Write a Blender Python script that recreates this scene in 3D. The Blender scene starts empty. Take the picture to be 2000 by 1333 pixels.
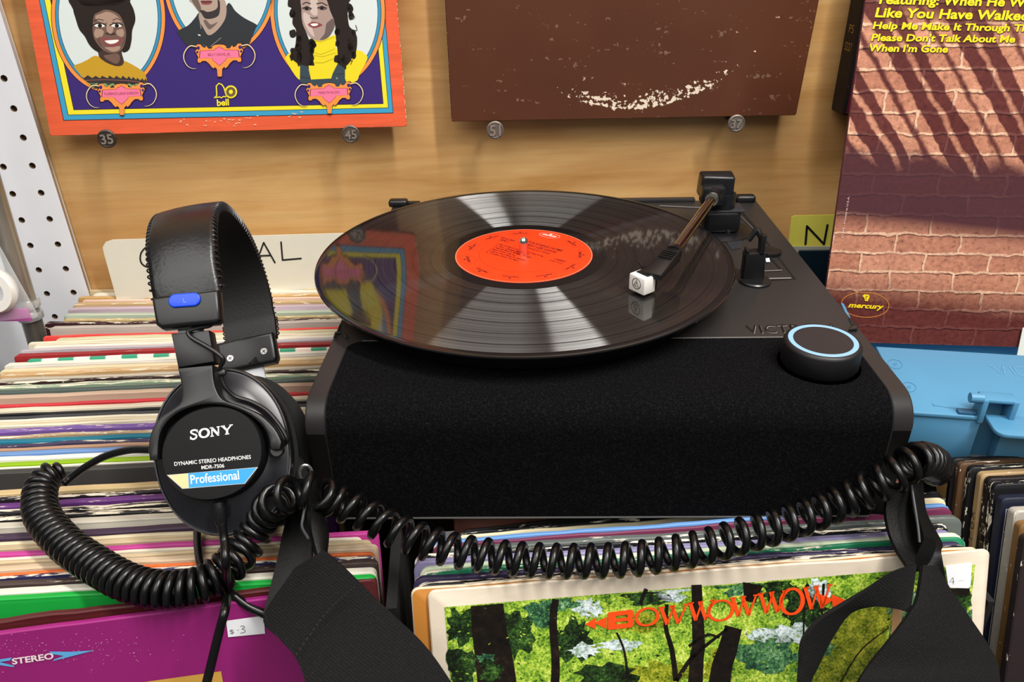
import bpy, bmesh, math, random
from mathutils import Vector, Matrix
random.seed(7)
S = bpy.context.scene
# ------------------------------------------------------------------ camera, sky, lamps, exposure
FPX = 1507.45
YAW, PIT, ROL = -0.02455, 0.50626, -0.02086
CAM = Vector((0.0030, -0.5272, 0.21946))
def _axes():
    f = Vector((math.sin(YAW)*math.cos(PIT), math.cos(YAW)*math.cos(PIT), -math.sin(PIT)))
    r = Vector((math.cos(YAW), -math.sin(YAW), 0)); u = r.cross(f)
    c, s = math.cos(ROL), math.sin(ROL)
    return r*c + u*s, -r*s + u*c, f
CR, CU, CF = _axes()
cd = bpy.data.cameras.new('camera'); cam = bpy.data.objects.new('camera', cd); S.collection.objects.link(cam)
cd.sensor_width = 36; cd.sensor_fit = 'HORIZONTAL'; cd.lens = FPX/2000*36; cd.clip_start = .01
m = Matrix((CR, CU, -CF)).transposed().to_4x4(); m.translation = CAM
cam.matrix_world = m; S.camera = cam
w = bpy.data.worlds.new('room_light'); S.world = w; w.use_nodes = True
w.node_tree.nodes['Background'].inputs[0].default_value = (1, .97, .93, 1)
w.node_tree.nodes['Background'].inputs[1].default_value = .16
def lamp(name, loc, aim, sx, sy, power, col, rz=0):
    l = bpy.data.lights.new(name, 'AREA'); l.shape = 'RECTANGLE'; l.size = sx; l.size_y = sy; l.energy = power; l.color = col
    o = bpy.data.objects.new(name, l); S.collection.objects.link(o); o.location = loc
    o.rotation_euler = (Vector(aim)-Vector(loc)).to_track_quat('-Z', 'Y').to_euler()
    return o
lamp('ceiling_or_fill_lamp', (.66, -.55, 1.55), (.05, 0, 0), .11, 1.1, 41, (1, .965, .91))
lamp('ceiling_or_fill_lamp', (-.60, -1.05, 1.70), (-.1, 0, 0), 1.7, 1.7, 36, (1, .965, .91))
lamp('ceiling_or_fill_lamp', (.85, -1.6, 1.6), (0, 0, 0), .7, 1.2, 10, (1, .965, .91))  # unseen fill lamp, added to brighten the scene from the front
S.view_settings.view_transform = 'Standard'; S.view_settings.look = 'None'
S.view_settings.gamma = 1; S.view_settings.use_curve_mapping = False
S.view_settings.exposure = 0.0
# ------------------------------------------------------------------ pixel -> place helpers
def ray(px, py): return CR*((px-1000)/FPX) - CU*((py-666.5)/FPX) + CF
def W(px, py, ax, val):
    d = ray(px, py); i = 'xyz'.index(ax); return CAM + d*((val-CAM[i])/d[i])
def WP(px, py, p0, n):
    d = ray(px, py); return CAM + d*((Vector(p0)-CAM).dot(n)/d.dot(n))
# ------------------------------------------------------------------ materials
def lin(c): c /= 255; return c/12.92 if c <= .04045 else ((c+.055)/1.055)**2.4
def col(h):
    if not isinstance(h, str): return tuple(h)+(1,) if len(h) == 3 else h
    h = h.lstrip('#'); return tuple(lin(int(h[i:i+2], 16)) for i in (0, 2, 4)) + (1,)
_mc = {}
class NT:
    def __init__(s, m): s.t = m.node_tree; s.b = s.t.nodes['Principled BSDF']
    def n(s, ty, **k):
        x = s.t.nodes.new(ty)
        for a, v in k.items():
            if a.startswith('i_'):
                key = a[2:].replace('_', ' '); x.inputs[int(key) if key.isdigit() else key].default_value = v
            else: setattr(x, a, v)
        return x
    def l(s, a, b): s.t.links.new(a, b)
    def ramp(s, fac, stops, interp='LINEAR'):
        r = s.n('ShaderNodeValToRGB'); r.color_ramp.interpolation = interp; e = r.color_ramp.elements
        while len(e) < len(stops): e.new(.5)
        for q, (p, c) in zip(e, stops): q.position = p; q.color = col(c)
        s.l(fac, r.inputs[0]); return r.outputs[0]
    def obj(s, sc=(1, 1, 1), rot=(0, 0, 0), kind='Object'):
        tc = s.n('ShaderNodeTexCoord'); mp = s.n('ShaderNodeMapping'); mp.inputs['Scale'].default_value = sc; mp.inputs['Rotation'].default_value = rot
        s.l(tc.outputs[kind], mp.inputs[0]); return mp.outputs[0]
    def noise(s, vec, scale, detail=4, rough=.5, dist=0):
        x = s.n('ShaderNodeTexNoise'); x.inputs['Scale'].default_value = scale; x.inputs['Detail'].default_value = detail
        x.inputs['Roughness'].default_value = rough; x.inputs['Distortion'].default_value = dist
        s.l(vec, x.inputs['Vector']); return x.outputs[0]
    def mix(s, fac, a, b, mode='MIX'):
        x = s.n('ShaderNodeMix', data_type='RGBA', blend_type=mode)
        for i, v in ((0, fac), (6, a), (7, b)):
            if hasattr(v, 'links'): s.l(v, x.inputs[i])
            else: x.inputs[i].default_value = v if i == 0 else col(v)
        return x.outputs[2]
    def math(s, op, a, b=0.0, clamp=False):
        x = s.n('ShaderNodeMath', operation=op); x.use_clamp = clamp
        for i, v in ((0, a), (1, b)):
            if hasattr(v, 'links'): s.l(v, x.inputs[i])
            else: x.inputs[i].default_value = v
        return x.outputs[0]
    def bump(s, h, strength, dist=.001):
        x = s.n('ShaderNodeBump'); x.inputs['Strength'].default_value = strength; x.inputs['Distance'].default_value = dist
        s.l(h, x.inputs['Height']); s.l(x.outputs[0], s.b.inputs['Normal'])
def newmat(name):
    m = bpy.data.materials.new(name); m.use_nodes = True; return m, NT(m)
def mat(c, rough=.5, metal=0, spec=.5, var=.0, vscale=60, bump=0, bscale=400, coat=0, alpha=1, name=None, trans=0):
    k = (c, rough, metal, spec, var, vscale, bump, bscale, coat, alpha, trans)
    if k in _mc: return _mc[k]
    m, t = newmat(name or 'mat_%d' % len(_mc)); b = t.b
    b.inputs['Base Color'].default_value = col(c); b.inputs['Roughness'].default_value = rough
    b.inputs['Metallic'].default_value = metal; b.inputs['Specular IOR Level'].default_value = spec
    b.inputs['Coat Weight'].default_value = coat; b.inputs['Coat Roughness'].default_value = .08
    b.inputs['Alpha'].default_value = alpha; b.inputs['Transmission Weight'].default_value = trans
    if var or bump:
        v = t.obj()
        if var:
            c4 = col(c); n = t.noise(v, vscale, 5, .6)
            lo = tuple(max(0, x*(1-var)) for x in c4[:3])+(1,); hi = tuple(min(1, x*(1+var)) for x in c4[:3])+(1,)
            t.l(t.ramp(n, [(.3, lo), (.7, hi)]), b.inputs['Base Color'])
        if bump: t.bump(t.noise(v, bscale, 3), bump)
    _mc[k] = m; return m
def wearmat(c, wear=.35, wc='#efe6d2', sx=35, rough=.55, grime=.12):
    """printed card whose coloured skin is rubbed off in flecks along the edge"""
    k = ('wear', c, wear, wc, sx, rough)
    if k in _mc: return _mc[k]
    m, t = newmat('worn_card_%d' % len(_mc)); b = t.b; b.inputs['Roughness'].default_value = rough; b.inputs['Specular IOR Level'].default_value = .3
    oi = t.n('ShaderNodeObjectInfo')
    tc = t.n('ShaderNodeTexCoord'); add = t.n('ShaderNodeVectorMath', operation='ADD'); t.l(tc.outputs['Object'], add.inputs[0])
    rn = t.n('ShaderNodeCombineXYZ'); t.l(t.math('MULTIPLY', oi.outputs['Random'], 37.0), rn.inputs[0]); t.l(rn.outputs[0], add.inputs[1])
    mp = t.n('ShaderNodeMapping'); mp.inputs['Scale'].default_value = (.55, 6, 1.6); t.l(add.outputs[0], mp.inputs[0])
    v = mp.outputs[0]
    n1 = t.noise(v, sx*2.2, 6, .62); n2 = t.noise(v, sx*9, 3, .6)
    msk = t.math('ADD', t.math('MULTIPLY', n1, .8), t.math('MULTIPLY', n2, .2))
    th = .72 - wear*.42
    msk = t.ramp(msk, [(th-.012, (0, 0, 0)), (th+.012, (1, 1, 1))])
    n3 = t.noise(v, 24, 4, .6)
    c4 = col(c); lo = tuple(x*(1-grime) for x in c4[:3]); hi = tuple(min(1, x*(1+grime)) for x in c4[:3])
    base = t.ramp(n3, [(.3, lo), (.7, hi)])
    t.l(t.mix(msk, base, wc), b.inputs['Base Color'])
    t.bump(n1, .25, .0006)
    _mc[k] = m; return m
BLACKP = mat('#0d0d0f', .42, name='black_plastic')
# ------------------------------------------------------------------ mesh builder
def link(o): S.collection.objects.link(o); return o
ROOTM = {}
class MB:
    def __init__(s): s.bm = bmesh.new(); s.m = []
    def mi(s, m):
        if m not in s.m: s.m.append(m)
        return s.m.index(m)
    def face(s, pts, m):
        vs = [s.bm.verts.new(p) for p in pts]
        try: f = s.bm.faces.new(vs)
        except ValueError: return None
        f.material_index = s.mi(m); return f
    def faces(s, verts, faces, m):
        vs = [s.bm.verts.new(p) for p in verts]; i = s.mi(m)
        for f in faces:
            try: s.bm.faces.new([vs[k] for k in f]).material_index = i
            except ValueError: pass
    def merge(s, b2, m, M=None):
        i = s.mi(m); d = {}
        for v in b2.verts: d[v] = s.bm.verts.new(M @ v.co if M else v.co)
        for f in b2.faces:
            try: s.bm.faces.new([d[v] for v in f.verts]).material_index = i
            except ValueError: pass
        b2.free()
    def box(s, c, sz, m, bev=0, M=None, seg=2):
        b = bmesh.new(); bmesh.ops.create_cube(b, size=1)
        for v in b.verts: v.co = Vector((v.co.x*sz[0]+c[0], v.co.y*sz[1]+c[1], v.co.z*sz[2]+c[2]))
        if bev: bmesh.ops.bevel(b, geom=b.edges[:], offset=bev, segments=seg, profile=.5, affect='EDGES')
        s.merge(b, m, M)
    def hexa(s, p, m, bev=0, M=None, seg=2):
        """eight corners: bottom four then top four, same order round"""
        b = bmesh.new(); v = [b.verts.new(x) for x in p]
        for f in ((3, 2, 1, 0), (4, 5, 6, 7), (0, 1, 5, 4), (1, 2, 6, 5), (2, 3, 7, 6), (3, 0, 4, 7)): b.faces.new([v[i] for i in f])
        bmesh.ops.recalc_face_normals(b, faces=b.faces[:])
        if bev: bmesh.ops.bevel(b, geom=b.edges[:], offset=bev, segments=seg, profile=.5, affect='EDGES')
        s.merge(b, m, M)
    def prism(s, pts, z0, z1, m, M=None, bev=0, seg=2):
        b = bmesh.new(); n = len(pts)
        a = [b.verts.new((p[0], p[1], z0)) for p in pts]; c = [b.verts.new((p[0], p[1], z1)) for p in pts]
        b.faces.new(a[::-1]); top = b.faces.new(c)
        for i in range(n): b.faces.new((a[i], a[(i+1) % n], c[(i+1) % n], c[i]))
        bmesh.ops.recalc_face_normals(b, faces=b.faces[:])
        if bev:
            es = [e for e in b.edges if (e.verts[0] in c and e.verts[1] in c) or (e.verts[0] in a and e.verts[1] in a)]
            bmesh.ops.bevel(b, geom=es, offset=bev, segments=seg, profile=.5, affect='EDGES')
        s.merge(b, m, M)
    def tube(s, pts, r, m, seg=10, closed=False, flat=1.0):
        pts = [Vector(p) for p in pts]; n = len(pts); i = s.mi(m); rings = []
        t0 = (pts[1]-pts[0]).normalized(); ref = Vector((0, 0, 1)) if abs(t0.z) < .9 else Vector((1, 0, 0))
        nn = t0.cross(ref).normalized()
        for k in range(n):
            if closed: t = (pts[(k+1) % n]-pts[k-1])
            else: t = pts[min(k+1, n-1)]-pts[max(k-1, 0)]
            t.normalize(); nn = (nn - t*nn.dot(t)).normalized(); bb = t.cross(nn)
            rr = r[k] if isinstance(r, (list, tuple)) else r
            rings.append([s.bm.verts.new(pts[k]+nn*(rr*math.cos(2*math.pi*j/seg))+bb*(rr*flat*math.sin(2*math.pi*j/seg))) for j in range(seg)])
        rng = range(n) if closed else range(n-1)
        for k in rng:
            A, B = rings[k], rings[(k+1) % n]
            for j in range(seg):
                s.bm.faces.new((A[j], A[(j+1) % seg], B[(j+1) % seg], B[j])).material_index = i
        if not closed:
            s.bm.faces.new(rings[0][::-1]).material_index = i; s.bm.faces.new(rings[-1]).material_index = i
    def lathe(s, prof, m, M=None, seg=48, cap=True):
        i = s.mi(m); M = M or Matrix(); rings = []
        for r, z in prof:
            if r < 1e-7: rings.append([s.bm.verts.new(M @ Vector((0, 0, z)))])
            else: rings.append([s.bm.verts.new(M @ Vector((r*math.cos(2*math.pi*j/seg), r*math.sin(2*math.pi*j/seg), z))) for j in range(seg)])
        for A, B in zip(rings, rings[1:]):
            for j in range(seg):
                k = (j+1) % seg
                q = [A[j % len(A)], A[k % len(A)], B[k % len(B)], B[j % len(B)]]
                u = []; [u.append(x) for x in q if x not in u]
                if len(u) > 2: s.bm.faces.new(u).material_index = i
    def ribbon(s, pairs, th, m, sub=6, bulge=0, nx=5):
        """pairs of 3-D edge points along a strap; smooth along, given thickness"""
        L = spline([p[0] for p in pairs], sub); R = spline([p[1] for p in pairs], sub); n = len(L); i = s.mi(m); top = []; bot = []
        for k in range(n):
            t = ((L[min(k+1, n-1)]+R[min(k+1, n-1)])-(L[max(k-1, 0)]+R[max(k-1, 0)])).normalized()
            nn = t.cross(R[k]-L[k]).normalized()
            a = []; b = []
            for j in range(nx):
                f = j/(nx-1); p = L[k].lerp(R[k], f)+nn*(bulge*(1-(2*f-1)**2))
                a.append(s.bm.verts.new(p+nn*th/2)); b.append(s.bm.verts.new(p-nn*th/2))
            top.append(a); bot.append(b)
        for k in range(n-1):
            for j in range(nx-1):
                s.bm.faces.new((top[k][j], top[k][j+1], top[k+1][j+1], top[k+1][j])).material_index = i
                s.bm.faces.new((bot[k+1][j], bot[k+1][j+1], bot[k][j+1], bot[k][j])).material_index = i
            for j in (0, nx-1): s.bm.faces.new((top[k][j], top[k+1][j], bot[k+1][j], bot[k][j])).material_index = i
        for k in (0, n-1):
            for j in range(nx-1): s.bm.faces.new((top[k][j], top[k][j+1], bot[k][j+1], bot[k][j])).material_index = i
    def build(s, name, parent=None, loc=None, smooth=35, recalc=True):
        if recalc: bmesh.ops.recalc_face_normals(s.bm, faces=s.bm.faces[:])
        off = Vector(ROOTM[parent.name]) if parent else (Vector(loc) if loc is not None else Vector())
        bmesh.ops.translate(s.bm, verts=s.bm.verts[:], vec=-off)
        me = bpy.data.meshes.new(name); s.bm.to_mesh(me); s.bm.free()
        for x in s.m: me.materials.append(x)
        if smooth:
            me.polygons.foreach_set('use_smooth', [True]*len(me.polygons)); me.set_sharp_from_angle(angle=math.radians(smooth))
        o = link(bpy.data.objects.new(name, me))
        if parent: o.parent = parent
        elif loc is not None: o.location = loc
        ROOTM[o.name] = off
        return o
def spline(pts, sub=6):
    pts = [Vector(p) for p in pts]; n = len(pts)
    if n < 3 or sub < 2: return pts
    out = []
    for i in range(n-1):
        p0 = pts[i-1] if i else pts[0]*2-pts[1]; p3 = pts[i+2] if i+2 < n else pts[-1]*2-pts[-2]; p1, p2 = pts[i], pts[i+1]
        for k in range(sub):
            t = k/sub
            out.append(.5*((2*p1)+(p2-p0)*t+(2*p0-5*p1+4*p2-p3)*t*t+(3*p1-p0-3*p2+p3)*t**3))
    out.append(pts[-1]); return out
def spline2(pts, sub=6, closed=False):
    if closed: pts = pts[-2:]+pts+pts[:2]
    r = [(p.x, p.y) for p in spline([(a, b, 0) for a, b in pts], sub)]
    if closed: r = r[2*sub:-2*sub-0][:(len(pts)-4)*sub]
    return r
def tag(o, label, cat, group=None, kind=None):
    o['label'] = label; o['category'] = cat
    if group: o['group'] = group
    if kind: o['kind'] = kind
    return o
def thing(name, loc, label, cat, group=None):
    o = link(bpy.data.objects.new(name, None)); o.location = loc; o.empty_display_size = .02; ROOTM[o.name] = Vector(loc)
    return tag(o, label, cat, group)
def struct(o, label=None):
    o['kind'] = 'structure'
    if label: o['label'] = label
    return o
_tx = {}
def text2d(txt, shear=0, bold=0, space=1.0):
    """filled outline of a line of text, unit cap size; returns verts, faces, width"""
    k = (txt, shear, bold, space)
    if k in _tx: return _tx[k]
    c = bpy.data.curves.new('t', 'FONT'); c.body = txt; c.shear = shear; c.offset = bold; c.space_character = space; c.resolution_u = 3
    o = bpy.data.objects.new('t', c); S.collection.objects.link(o)
    me = o.to_mesh(); v = [(p.co.x, p.co.y) for p in me.vertices]; f = [tuple(p.vertices) for p in me.polygons]
    o.to_mesh_clear(); bpy.data.objects.remove(o); bpy.data.curves.remove(c)
    x0 = min(p[0] for p in v); x1 = max(p[0] for p in v); v = [(p[0]-x0, p[1]) for p in v]
    _tx[k] = (v, f, x1-x0); return _tx[k]
class Art:
    """flat print lying on a plane: shapes are thin layers one above the other.  f maps 2-D design points to the plane."""
    def __init__(s, f, n, base=.0002, step=.00010):
        s.f, s.n, s.z, s.st, s.b = f, Vector(n).normalized(), base, step, MB()
    def P(s, p, L): return s.f(p[0], p[1]) + s.n*(s.z+s.st*L)
    def poly(s, pts, m, L=0): s.b.face([s.P(p, L) for p in pts], m)
    def ell(s, c, rx, ry, m, L=0, rot=0, seg=48, a0=0, a1=360):
        cr, sr = math.cos(math.radians(rot)), math.sin(math.radians(rot)); q = []
        full = a1-a0 >= 360
        for i in range(seg if full else seg+1):
            a = math.radians(a0+(a1-a0)*i/seg); x, y = rx*math.cos(a), ry*math.sin(a); q.append((c[0]+x*cr-y*sr, c[1]+x*sr+y*cr))
        s.poly(q, m, L)
    def stroke(s, pts, w, m, L=0, closed=False, caps=False):
        pts = [Vector((p[0], p[1])) for p in pts]; n = len(pts); e = []
        for i in range(n):
            if closed: t = pts[(i+1) % n]-pts[i-1]
            else: t = pts[min(i+1, n-1)]-pts[max(i-1, 0)]
            t = t.normalized() if t.length else Vector((1, 0))
            ww = (w[i] if isinstance(w, (list, tuple)) else w)/2
            e.append((pts[i]+Vector((-t.y, t.x))*ww, pts[i]-Vector((-t.y, t.x))*ww))
        for i in range(n if closed else n-1):
            a, b = e[i], e[(i+1) % n]; s.poly([a[0], a[1], b[1], b[0]], m, L)
        if caps:
            for p in (pts[0], pts[-1]):
                s.ell((p.x, p.y), w/2 if not isinstance(w, (list, tuple)) else w[0]/2, w/2 if not isinstance(w, (list, tuple)) else w[0]/2, m, L, seg=10)
    def ring(s, c, rx, ry, w, m, L=0, rot=0, seg=64, a0=0, a1=360):
        cr, sr = math.cos(math.radians(rot)), math.sin(math.radians(rot)); q = []
        full = a1-a0 >= 360
        for i in range(seg if full else seg+1):
            a = math.radians(a0+(a1-a0)*i/seg); x, y = rx*math.cos(a), ry*math.sin(a); q.append((c[0]+x*cr-y*sr, c[1]+x*sr+y*cr))
        s.stroke(q, w, m, L, closed=full)
    def text(s, txt, a, b, h, m, L=0, shear=0, bold=0, up=None, space=1.0):
        """text from design point a to b (baseline), cap height h; 'up' defaults to screen-up (-y)"""
        v, f, wd = text2d(txt, shear, bold, space); a = Vector(a); b = Vector(b); d = (b-a)/wd
        if up is None:
            up = Vector((d.y, -d.x)); up = up.normalized()
        else: up = Vector(up).normalized()
        up = up*(h/.70)
        s.b.faces([s.P(a+d*x+up*y, L) for x, y in v], f, m)
    def build(s, name, parent): return s.b.build(name, parent, smooth=0, recalc=False)
# ------------------------------------------------------------------ wall, pegboard
WALLN = Vector((.0896, -.996, 0)).normalized()          # the wall faces the viewer, turned a little from the turntable
WX = Vector((.996, .0896, 0)).normalized(); UZ = Vector((0, 0, 1))
SLP = Vector((0, .183, 0))                              # plane of the sleeve fronts on the wall
WALLP = SLP - WALLN*.020
def wall_mat():
    m, t = newmat('plywood'); b = t.b; b.inputs['Roughness'].default_value = .42; b.inputs['Specular IOR Level'].default_value = .35
    v = t.obj((1, 1, 1))
    v2 = t.obj((.8, 1, 9)); n1 = t.noise(v2, 5, 6, .62, .6)
    v3 = t.obj((1.0, 1, 22)); n2 = t.noise(v3, 9, 5, .6, .3)
    v4 = t.obj((1.6, 1, 4)); n4 = t.noise(v4, 2.6, 3, .5, 1.2)
    base = t.ramp(n1, [(.25, '#b98a4c'), (.45, '#cca167'), (.6, '#d3ab72'), (.8, '#c2955a')])
    streak = t.ramp(n2, [(.33, (.80, .75, .68)), (.55, (1, 1, 1)), (.7, (1.0, .98, .95))])
    c = t.mix(.38, base, streak, 'MULTIPLY')
    blot = t.ramp(n4, [(.3, '#a9712f'), (.62, '#ffffff')]); c = t.mix(.45, c, blot, 'MULTIPLY')
    sp = t.n('ShaderNodeSeparateXYZ'); t.l(v, sp.inputs[0])
    t.l(c, b.inputs['Base Color']); t.bump(n2, .12, .0004)
    return m
b = MB(); p = [WALLP+WX*x+UZ*z for x, z in ((-.75, -.45), (2.2, -.45), (2.2, .9), (-.75, .9))]
q = [x-WALLN*.015 for x in p]
b.hexa([p[0], p[1], q[1], q[0], p[3], p[2], q[2], q[3]], wall_mat())
struct(b.build('wall_back'), 'tan plywood wall behind the turntable')
b = MB(); fm = mat('#3a3734', .8)
b.box((.1, -.35, -.99), (4.0, 1.3, .02), fm); struct(b.build('floor'), 'dark shop floor under the record bins')
# pegboard with real holes, one inch apart
PEGP = WALLP + WALLN*.0075; pw = mat('#e4e6ec', .38, var=.03, vscale=15)
e0 = WP(88, 300, PEGP, WALLN); sx = (e0-PEGP).dot(WX); h0 = WP(97, 428, PEGP, WALLN); hx = (h0-PEGP).dot(WX); hz = h0.z
b = MB(); P = .0254; hr = .0029
def pg(x, z, d=0): return PEGP + WX*x + UZ*(z-PEGP.z) - WALLN*d
x1e = sx
for i in range(3):
    for j in range(-7, 13):
        cx, cz = hx-i*P, hz+j*P
        xl, xr = cx-P/2, (x1e if i == 0 else cx+P/2)
        sq = []; ci = []
        for k in range(16):
            a = 2*math.pi*k/16; ca, sa = math.cos(a), math.sin(a); mm = max(abs(ca), abs(sa))
            sxx = ca/mm; sz = sa/mm
            sq.append((cx + (sxx*(xr-cx) if sxx > 0 else sxx*(cx-xl)), cz+sz*P/2)); ci.append((cx+hr*ca, cz+hr*sa))
        for k in range(16):
            l = (k+1) % 16
            b.face([pg(*sq[k]), pg(*sq[l]), pg(*ci[l]), pg(*ci[k])], pw)
            b.face([pg(*ci[k]), pg(*ci[l]), pg(*ci[l], .006), pg(*ci[k], .006)], mat('#6b5844', .8))
zt, zb = hz+12.5*P, hz-7.5*P; xl = hx-2.5*P
b.face([pg(x1e, zb), pg(x1e, zt), pg(x1e, zt, .006), pg(x1e, zb, .006)], pw)
b.face([pg(xl-.35, zb-.25), pg(x1e, zb-.25), pg(x1e, zb), pg(xl-.35, zb)], pw); b.face([pg(xl-.35, zb), pg(xl, zb), pg(xl, zt), pg(xl-.35, zt)], pw)
bmesh.ops.remove_doubles(b.bm, verts=b.bm.verts[:], dist=1e-5)
tag(b.build('pegboard', loc=pg(xl, zb-.25), recalc=False), 'white pegboard panel with rows of holes at the left end of the wall', 'pegboard')
# conduit with its clamp
ZC = mat('#a7a49c', .34, .85, var=.12, vscale=25)
p0 = W(-16, 365, 'y', .105); p1 = W(66, 640, 'y', .105)
pc = Vector(((p0.x+p1.x)/2, .105, 0)); axis = (p0-p1).normalized()
t = thing('conduit_pole', p1-axis*.25, 'grey metal conduit pole standing before the pegboard at far left', 'pole')
b = MB(); b.tube([p1-axis*.25, p1, p0, p0+axis*.3], .0088, ZC, 24); b.build('pole', t)
CL = mat('#cfd4d6', .18, .6, name='clamp_metal'); cc = W(62, 600, 'y', .105); cc = p1+axis*((cc-p1).dot(axis))
b = MB()
for dz in (-.008, .004): b.lathe([(.0090, -.003), (.0112, -.0035), (.0116, 0), (.0112, .0035), (.0090, .003)], CL, Matrix.Translation(cc+axis*dz), 28)
b.box(cc+Vector((-.0125, -.006, -.002)), (.009, .006, .016), CL, .0015); b.tube([cc+Vector((-.0125, -.013, -.002)), cc+Vector((-.0125, .002, -.002))], .0028, CL, 10)
b.build('pipe_clamp', t)
# hanging blister bag at the left edge
bc = W(2, 540, 'y', .07); t = thing('hanging_pack', bc+Vector((0, 0, -.05)), 'clear plastic pack with white ring and pink card hanging at left edge', 'package')
clr = mat('#e9eef0', .15, alpha=.28, name='clear_film', coat=.3)
b = MB(); b.hexa([bc+Vector(v) for v in ((-.05, -.006, -.045), (.020, -.002, -.040), (.020, .002, -.040), (-.05, .004, -.045), (-.05, -.010, .045), (.004, -.004, .055), (.004, .002, .055), (-.05, .006, .045))], clr, .003); b.build('plastic_bag', t)
b = MB(); M = Matrix.Translation(bc+Vector((-.010, -.002, -.012))) @ Matrix.Rotation(math.radians(82), 4, 'X')
b.lathe([(.012, -.005), (.019, -.005), (.021, 0), (.019, .005), (.012, .005), (.011, 0), (.012, -.005)], mat('#e6e2dc', .4), M, 32); b.build('white_ring', t)
b = MB(); b.box(bc+Vector((-.012, .0, -.037)), (.05, .002, .012), mat('#c85ab0', .5), .0005, Matrix()); b.build('pink_card', t)
b = MB(); b.box(bc+Vector((-.026, -.002, .034)), (.03, .002, .014), mat('#b63a34', .5), .0005); b.build('red_label', t)
b = MB(); b.box(bc+Vector((-.024, -.001, .016)), (.026, .004, .026), mat('#9a958c', .5, var=.3, vscale=300), .001); b.build('spring_coil', t)
# ------------------------------------------------------------------ sleeves
def sleeve_mesh(wd, ht, th, cm, em, wob=.0006, rc=.0035, seed=0, n=26):
    """an LP sleeve: x along the opening, y through its thickness (0 = front), z up, origin at bottom centre"""
    R = random.Random(seed); ph = [R.uniform(0, 6.28) for _ in range(4)]
    def top(x): return ht + wob*(math.sin(x*55+ph[0])+.6*math.sin(x*130+ph[1])+.35*math.sin(x*310+ph[2]))/1.95
    o = [(-wd/2, 0), (wd/2, 0)]
    for k in range(5):
        a = math.pi/2*k/4; o.append((wd/2-rc+rc*math.cos(a), top(wd/2)-rc+rc*math.sin(a)))
    for k in range(1, n): x = wd/2-rc-(wd-2*rc)*k/n; o.append((x, top(x)))
    for k in range(5):
        a = math.pi/2*(1+k/4); o.append((-wd/2+rc+rc*math.cos(a), top(-wd/2)-rc+rc*math.sin(a)))
    b = MB(); e = min(.0007, th*.3); N = len(o)
    def ring(y, ins): return [(x*(1-2*ins/wd), y, z-(ins if z > .01 else 0)) for x, z in o]
    rs = [ring(0, e), ring(e, 0), ring(th-e, 0), ring(th, e)]; vs = [[b.bm.verts.new(p) for p in r] for r in rs]
    ci, ei = b.mi(cm), b.mi(em)
    f = b.bm.faces.new(vs[0]); f.material_index = ci; f = b.bm.faces.new(vs[3][::-1]); f.material_index = ci
    for a, c in zip(vs, vs[1:]):
        for i in range(N): b.bm.faces.new((a[i], c[i], c[(i+1) % N], a[(i+1) % N])).material_index = ei
    return b
ROT = {}
def sleeve(name, A, d, sl, sr, th, lean, cm, em, label, cat='record sleeve', group=None, ht=.315, wob=.0006, seed=0, rc=.0035, bot=None):
    """A: a point on the top front edge; d: direction of that edge; sl, sr: where the sleeve ends, measured from A along d"""
    d = Vector(d).normalized(); back = UZ.cross(d).normalized(); c, s = math.cos(math.radians(lean)), math.sin(math.radians(lean))
    side = d; up = (UZ*c+back*s); up = (up-d*up.dot(d)).normalized(); bk = up.cross(-d).normalized()*1.0
    bk = d.cross(up)*-1
    if bk.dot(back) < 0: bk = -bk
    org = Vector(A) + d*((sl+sr)/2) - up*ht
    Mx = Matrix((d, bk, up)).transposed().to_4x4(); Mx.translation = org
    o = sleeve_mesh(sr-sl, ht, th, cm, em, wob, rc, seed).build(name, smooth=40); o.matrix_world = Mx; ROT[o.name] = Mx
    if label: tag(o, label, cat, group)
    return o
def adopt(child, parent):
    child.parent = parent; child.matrix_parent_inverse = ROT[parent.name].inverted(); return child
def pxd(px, py, s, z):
    """direction on the level z of an image line through (px,py) with slope s"""
    return (W(px+120, py+120*s, 'z', z)-W(px-120, py-120*s, 'z', z)).normalized()
def lerp_tab(x, tab):
    for (a, u), (c, v) in zip(tab, tab[1:]):
        if x <= c: return u+(v-u)*max(0, (x-a)/(c-a))
    return tab[-1][1]
SLOPE = [(550, -.010), (625, -.014), (650, -.030), (685, -.040), (800, -.043), (900, -.045), (950, -.058), (1060, -.058), (1160, -.060), (1186, -.10), (1206, -.133)]
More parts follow.
